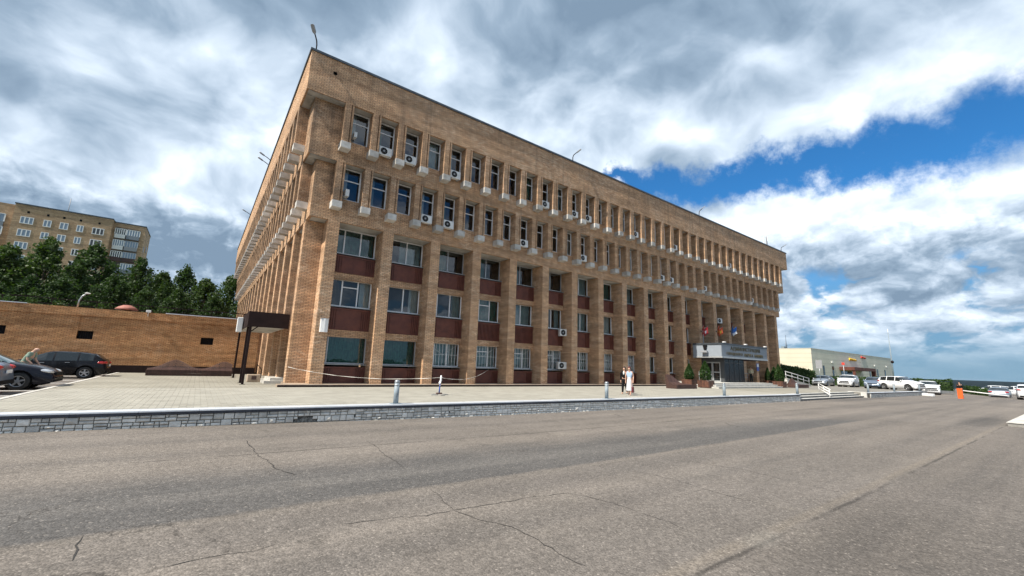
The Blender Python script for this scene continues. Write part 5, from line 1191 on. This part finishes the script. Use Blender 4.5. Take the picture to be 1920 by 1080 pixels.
# ---------------------------------------------------------------- trees behind the annex
def crown(seed, H, Rr, n_clump, per, ls, droop=.5, lo=.12):
    rr = random.Random(seed); mb = MB(); limb = MB()
    limb.tube([(0, 0, 0), (.1*rr.gauss(0, 1), .1*rr.gauss(0, 1), H*.35), (.15*rr.gauss(0, 1), .15*rr.gauss(0, 1), H*.7), (0, 0, H*.93)], H*.017, 7, .03)
    for k in range(n_clump):
        f = lo+(1-lo)*((k+rr.random())/n_clump); a = k*2.4+rr.uniform(-.6, .6)
        prof = math.sin(math.pi*min(1, .16+.84*f**.85))**.75; rad = Rr*prof*rr.uniform(.2, 1.15)*(1+.25*math.sin(2*a+seed))
        c = Vector((rad*math.cos(a), rad*math.sin(a), H*f-.03*H*rr.random()))
        if k % 3 == 0: b0 = Vector((0, 0, max(H*.12, c.z-rad*.8))); limb.tube([b0, b0.lerp(c, .5)+Vector((0, 0, .25)), c], H*.006, 5, .012)
        cr = Rr*rr.uniform(.14, .34)*(.6+.5*prof); pts = []
        for _ in range(per):
            d = Vector((rr.gauss(0, 1), rr.gauss(0, 1), rr.gauss(0, 1))); d.normalize(); d *= cr*rr.random()**.4
            dr_ = abs(rr.gauss(0, 1)); d.z = d.z*.75-droop*dr_*cr*1.1; d.x *= 1-.25*min(1, dr_); d.y *= 1-.25*min(1, dr_); pts.append(c+d)
        leaves(mb, pts, ls, rr)
    return mb, limb
variants = []
for k, (mat, droop) in enumerate((('leaf', .7), ('leaf_dark', .45), ('leaf', .5), ('leaf_dark', .9))):
    c_, l_ = crown(40+k, 10.0, 3.0, 130, 95, .125, droop); variants.append((c_.mesh('crown', M[mat]), l_.mesh('trunk', M['trunk'])))
TREES = [(-30, 470, 40, 2, 1.0, 'leafy tree cut off beyond the far end of the annex wall'), (20, 462, 42, 0, 1.05, 'broad leafy tree before the left loggias of the flats'), (98, 450, 46, 2, .85, 'tall loose-crowned birch before the middle windows of the flats'), (150, 490, 40, 3, .9, 'weeping tree between the tall birch and the dark tree'), (182, 462, 47, 1, 1.0, 'dark dense tree below the right loggias of the flats'), (268, 487, 44, 3, .95, 'drooping birch at the right end of the flats'),
         (308, 512, 56, 0, .8, 'small pale tree behind the drooping birch'), (352, 503, 60, 1, .75, 'pointed dark tree standing above its neighbours right of the flats'), (388, 526, 50, 2, .95, 'round leafy tree between the pointed tree and the office building'), (436, 520, 62, 0, .9, 'bushy tree touching the side of the office building'), (335, 545, 38, 1, .9, 'low dark tree in front of the pointed one'), (60, 520, 36, 1, 1.0, 'low dark tree behind the annex railing under the broad tree'), (120, 525, 35, 3, 1.0, 'low weeping tree behind the annex railing lamp'), (215, 520, 36, 1, 1.0, 'low dark tree behind the round roof vent'), (275, 540, 35, 3, .9, 'low drooping tree left of the round leafy tree'), (405, 556, 37, 1, .8, 'low dark tree near the office building side'), (0, 530, 35, 3, 1.0, 'low weeping tree at the outer end of the annex railing')]
for (px_, py_, Y_, v_, ws, lab) in TREES:
    top = onY(px_, py_, Y_); zb_ = 1.2; hh = top[2]-zb_; sc = hh/10.0
    t = empty('tree', (top[0], Y_, zb_), rnd.uniform(0, 6.28), label=lab, cat='tree'); wsc = max(.75, sc)*ws*1.15
    t.scale = (wsc, wsc, sc*1.02)
    obj('crown', variants[v_][0], None, t); obj('trunk', variants[v_][1], None, t)
# young shoots on the annex roof edge
for k, (px_, wh) in enumerate(((5, 'where the pale coping ends'), (60, 'under the broad tree'), (110, 'just short of the leaning street lamp'), (195, 'between the street lamp and the round vent'), (302, 'past the small white floodlight'))):
    p = onY(px_, 575, YW+.45); rr = random.Random(k); t = empty('shrub', (p[0], YW+.45, ZAX-.34), label='small self-sown shrub on the annex roof edge '+wh, cat='shrub', group='self-sown shrubs on the annex roof')
    mb = MB(); leaves(mb, [(rr.gauss(0, .22), rr.gauss(0, .1), .25+abs(rr.gauss(0, .28))) for _ in range(150)], .07, rr); obj('foliage', mb, M['leaf_hedge'], t); obj('stem', MB().tube([(0, 0, 0), (.03, 0, .6)], .015, 5), M['trunk'], t)
# ---------------------------------------------------------------- people
def skin_obj(name, verts, edges, radii, mat, parent, sub=2):
    me = bpy.data.meshes.new(name); me.from_pydata([tuple(v) for v in verts], edges, []); me.materials.append(mat)
    o = bpy.data.objects.new(name, me); col.objects.link(o); o.parent = parent
    m_ = o.modifiers.new('skin', 'SKIN'); m_.use_smooth_shade = True
    if not me.skin_vertices: me.attributes.new('skin', 'FLOAT', 'POINT')
    sv = me.skin_vertices[0].data
    for i, r_ in enumerate(radii):
        sv[i].radius = (r_, r_) if not isinstance(r_, tuple) else r_; sv[i].use_root = (i == 0)
    s_ = o.modifiers.new('sub', 'SUBSURF'); s_.levels = sub; s_.render_levels = sub
    return o
def figure(x, y, z, rz, H, label, J, top_mat, leg_mat, hair_mat, hair='short', dress=None, sleeves='short', shoes='black', extra=None):
    # J: joints as fractions of H (x forward, y left, z up)
    t = empty('person', (x, y, z), rz, label=label, cat='person'); V = {k: Vector(v)*H for k, v in J.items()}
    names, verts, rad, edges = {}, [], [], []
    def add(n, r_, par=None, pos=None):
        names[n] = len(verts); verts.append(pos if pos is not None else V[n]); rad.append(r_*H)
        if par: edges.append((names[par], names[n]))
    add('pelvis', .070); add('spine', .062, 'pelvis'); add('chest', .074, 'spine'); add('neck', .030, 'chest'); add('skull', .050, 'neck'); add('crown', .046, 'skull')
    fwd = (V['skull']-V['neck']); face = Vector(J.get('face', (1, 0, 0))); add('nose', .012, 'skull', V['skull']+face*.062*H)
    for s_, sg in (('l', 1), ('r', -1)):
        add('sh'+s_, .036, 'chest'); add('el'+s_, .024, 'sh'+s_); add('wr'+s_, .017, 'el'+s_)
        d = (V['wr'+s_]-V['el'+s_]).normalized(); side = d.cross(face).normalized()
        add('palm'+s_, .019, 'wr'+s_, V['wr'+s_]+d*.04*H)
        for q in range(4):
            off = side*(q-1.5)*.010*H; ln = (.034, .040, .038, .030)[q]*H
            add('f%d%s' % (q, s_), .0052, 'palm'+s_, V['wr'+s_]+d*.058*H+off); add('g%d%s' % (q, s_), .0046, 'f%d%s' % (q, s_), V['wr'+s_]+d*(.058*H+ln)+off*1.1+face*.008*H)
        add('th'+s_, .0058, 'palm'+s_, V['wr'+s_]+d*.045*H+face*.022*H); add('ti'+s_, .005, 'th'+s_, V['wr'+s_]+d*.065*H+face*.030*H)
        add('hip'+s_, .058, 'pelvis'); add('kn'+s_, .036, 'hip'+s_); add('an'+s_, .023, 'kn'+s_)
        fd = Vector(J.get('foot', (1, 0, 0))); add('toe'+s_, .020, 'an'+s_, V['an'+s_]+fd*.085*H+Vector((0, 0, -.022*H)))
    skin_obj('body', verts, edges, rad, M['skin'], t)
    def cloth(nm, keys, par, k_, mat, lens=None):
        vs2, ed, rr2, ix = [], [], [], {}
        for kk in keys:
            p = V[kk] if kk in V else verts[names[kk]]
            if lens and kk in lens: a = V[lens[kk][0]]; p = a.lerp(p, lens[kk][1])
            ix[kk] = len(vs2); vs2.append(p); rr2.append(rad[names[kk]]*k_+.008*H)
        for a, b in par: ed.append((ix[a], ix[b]))
        return skin_obj(nm, vs2, ed, rr2, mat, t)
    fl = {'ell': ('shl', .75), 'elr': ('shr', .75)} if sleeves == 'short' else None
    if sleeves == 'long': cloth('top', ['chest', 'spine', 'pelvis', 'shl', 'shr', 'ell', 'elr', 'wrl', 'wrr'], [('chest', 'spine'), ('spine', 'pelvis'), ('chest', 'shl'), ('chest', 'shr'), ('shl', 'ell'), ('shr', 'elr'), ('ell', 'wrl'), ('elr', 'wrr')], 1.08, top_mat)
    elif sleeves == 'short': cloth('top', ['chest', 'spine', 'pelvis', 'shl', 'shr', 'ell', 'elr'], [('chest', 'spine'), ('spine', 'pelvis'), ('chest', 'shl'), ('chest', 'shr'), ('shl', 'ell'), ('shr', 'elr')], 1.10, top_mat, fl)
    else: cloth('top', ['chest', 'spine', 'pelvis', 'shl', 'shr'], [('chest', 'spine'), ('spine', 'pelvis'), ('chest', 'shl'), ('chest', 'shr')], 1.08, top_mat)
    if leg_mat: cloth('trousers', ['pelvis', 'hipl', 'hipr', 'knl', 'knr', 'anl', 'anr'], [('pelvis', 'hipl'), ('pelvis', 'hipr'), ('hipl', 'knl'), ('hipr', 'knr'), ('knl', 'anl'), ('knr', 'anr')], 1.12, leg_mat)
    if dress:
        mat, zlo = dress; mb = MB(); n = 20; rows = []
        lo = (V['knl']+V['knr'])/2; 
        for k in range(9):
            f = k/8; c = V['spine'].lerp(V['pelvis'], min(1, f*3)) if f < .34 else V['pelvis'].lerp(Vector((lo.x, lo.y, zlo*H)), (f-.34)/.66)
            rr2 = (.070+.012*f if f < .34 else .078+.030*(f-.34)/.66)*H; rows.append(len(mb.v))
            for j in range(n): a = 2*math.pi*j/n; fold = 1+.06*f*math.sin(5*a+f*2); mb.v.append((c.x+rr2*1.15*fold*math.cos(a), c.y+rr2*1.05*fold*math.sin(a), c.z))
        for a_, b_ in zip(rows, rows[1:]):
            for j in range(n): mb._f((a_+j, b_+j, b_+(j+1) % n, a_+(j+1) % n), True)
        obj('skirt', mb, mat, t)
    for s_ in 'lr': 
        a = V['an'+s_]; fd = Vector(J.get('foot', (1, 0, 0))); mb = MB().ball((0, 0, 0), .068*H, .027*H, .020*H, 10, 6); o = obj('shoe', mb, M[shoes], t, a+fd*.035*H+Vector((0, 0, -.026*H))); o.rotation_euler = (0, 0, math.atan2(fd.y, fd.x))
    if hair:
        hc = V['skull'].lerp(V['crown'], .55)-face*.012*H; mb = MB().ball(tuple(hc+Vector((0, 0, .008*H))), .058*H, .056*H, .058*H, 12, 8)
        if hair == 'long': mb.ball(tuple(V['skull']-face*.042*H+Vector((0, 0, -.035*H))), .032*H, .050*H, .075*H, 10, 8)
        obj('hair', mb, hair_mat, t)
    if extra: extra(t, V, H)
    return t
WALK = dict(pelvis=(0, 0, .53), spine=(.005, 0, .62), chest=(.01, 0, .74), neck=(.015, 0, .83), skull=(.03, 0, .895), crown=(.025, 0, .945),
            shl=(.01, .098, .80), shr=(.01, -.098, .80), ell=(-.03, .125, .64), elr=(.03, -.125, .64), wrl=(.05, .13, .50), wrr=(.02, -.13, .49),
            hipl=(0, .048, .50), hipr=(0, -.048, .50), knl=(.07, .05, .28), knr=(-.02, -.05, .28), anl=(.11, .05, .045), anr=(-.12, -.05, .06))
def mats(n, c, r_=.8): return pbr(n, c, r_, var=.12, vs_=6)
wpos = onZ(1181, 741, ZP)
def bag(mat, side):
    def f(t, V, H):
        w_ = V['wr'+side]; b = empty('handbag', (0, 0, 0))
        b.parent = None
        mw = t.matrix_basis
        loc = mw @ (w_+Vector((0, -.02, -.30*H*.9))); b.location = loc; b.rotation_euler = t.rotation_euler
        tag(b, 'dark red handbag carried by the woman in the white dress', 'handbag')
        bevel(obj('body', MB().prism([(-.15, -.22), (.15, -.22), (.12, .10), (-.12, .10)], 'y', -.05, .05), mat, b), .02)
        obj('strap', MB().tube([(-.09, 0, .10), (-.05, 0, .19), (.05, 0, .19), (.09, 0, .10)], .01, 6), mat, b)
    return f
figure(wpos[0], wpos[1], ZP, R(205), 1.60, 'woman in a long white dress with pale blue pattern, walking with a dark red bag', WALK, mats('pale_blue_blouse', (.34, .46, .62)), None, mats('auburn_hair', (.10, .025, .02)), 'long', (mats('white_dress', (.62, .63, .66)), .16), sleeves='none', shoes='skin', extra=bag(mats('maroon_leather', (.10, .008, .012), .5), 'l'))
w2 = onZ(1171.5, 738.7, ZP)
W2 = dict(WALK); W2.update(knl=(-.02, .05, .28), anl=(-.13, .05, .07), knr=(.06, -.05, .28), anr=(.09, -.05, .045))
figure(w2[0], w2[1], ZP, R(200), 1.60, 'woman in a black jacket and trousers with a white blouse, walking', W2, M['black'], M['black'], M['hair'], 'long', None, 'long', 'skin', extra=lambda t, V, H: obj('blouse', MB().ball(tuple(V['chest']+Vector((.072*H, 0, .01*H))), .02*H, .03*H, .07*H), M['curtain_white'], t))
# man leaning over the bonnet of the black sedan
mY = onZ(31, 731, -.25)[1]+2.1; mp_ = onY(52, 690, mY)
LEAN = dict(pelvis=(-.05, 0, .52), spine=(-.01, 0, .62), chest=(.05, 0, .735), neck=(.09, 0, .82), skull=(.135, 0, .872), crown=(.145, 0, .925), face=(.9, 0, -.4),
            shl=(.07, .10, .785), shr=(.07, -.10, .785), ell=(.09, .13, .635), elr=(.07, -.13, .635), wrl=(.19, .10, .53), wrr=(.18, -.11, .525),
            hipl=(-.05, .05, .50), hipr=(-.05, -.05, .50), knl=(-.02, .055, .28), knr=(-.02, -.055, .28), anl=(-.05, .06, .045), anr=(-.05, -.06, .045))
figure(mp_[0]-.08, mY, -.25, R(-15), 1.74, 'grey-haired man in a faded green T-shirt leaning over the black sedan', LEAN, mats('sage_tshirt', (.22, .30, .235)), mats('dark_jeans', (.03, .035, .05)), mats('grey_stubble', (.40, .33, .29)), None)
pp = onY(1409, 712, -2.2)
STAND = dict(WALK); STAND.update(knl=(.01, .05, .28), knr=(.01, -.05, .28), anl=(0, .05, .045), anr=(0, -.05, .045), ell=(0, .12, .64), elr=(0, -.12, .64), wrl=(.07, .10, .52), wrr=(.07, -.10, .52))
figure(pp[0], -2.2, .322, R(190), 1.72, 'person in a pale beige jacket and dark trousers standing under the entrance canopy', STAND, mats('beige_jacket', (.50, .46, .32)), mats('dark_trousers', (.02, .025, .022)), M['hair'], 'short', None, 'long')
pq = onZ(1803, 745.5, -.58)
figure(pq[0], pq[1], -.58, R(170), 1.76, 'person all in black standing behind the orange barrier', STAND, M['black'], M['black'], M['black'], 'short', None, 'long')
# ---------------------------------------------------------------- air: blue haze over the far forest
hm = bpy.data.materials.new('haze_air'); hm.use_nodes = True; ht = NT(hm.node_tree)
for nd in list(ht.n):
    if nd.type != 'OUTPUT_MATERIAL': ht.n.remove(nd)
pv = ht.node('ShaderNodeVolumePrincipled'); pv.inputs['Color'].default_value = (0.62, 0.80, 0.95, 1); pv.inputs['Density'].default_value = 0.000010; pv.inputs['Anisotropy'].default_value = 0.2
ht.l.new(pv.outputs[0], [n for n in ht.n if n.type == 'OUTPUT_MATERIAL'][0].inputs['Volume'])
hb = obj('haze', MB().box(-27000, 27000, -27000, 27000, -60, 60), hm, kind='stuff')
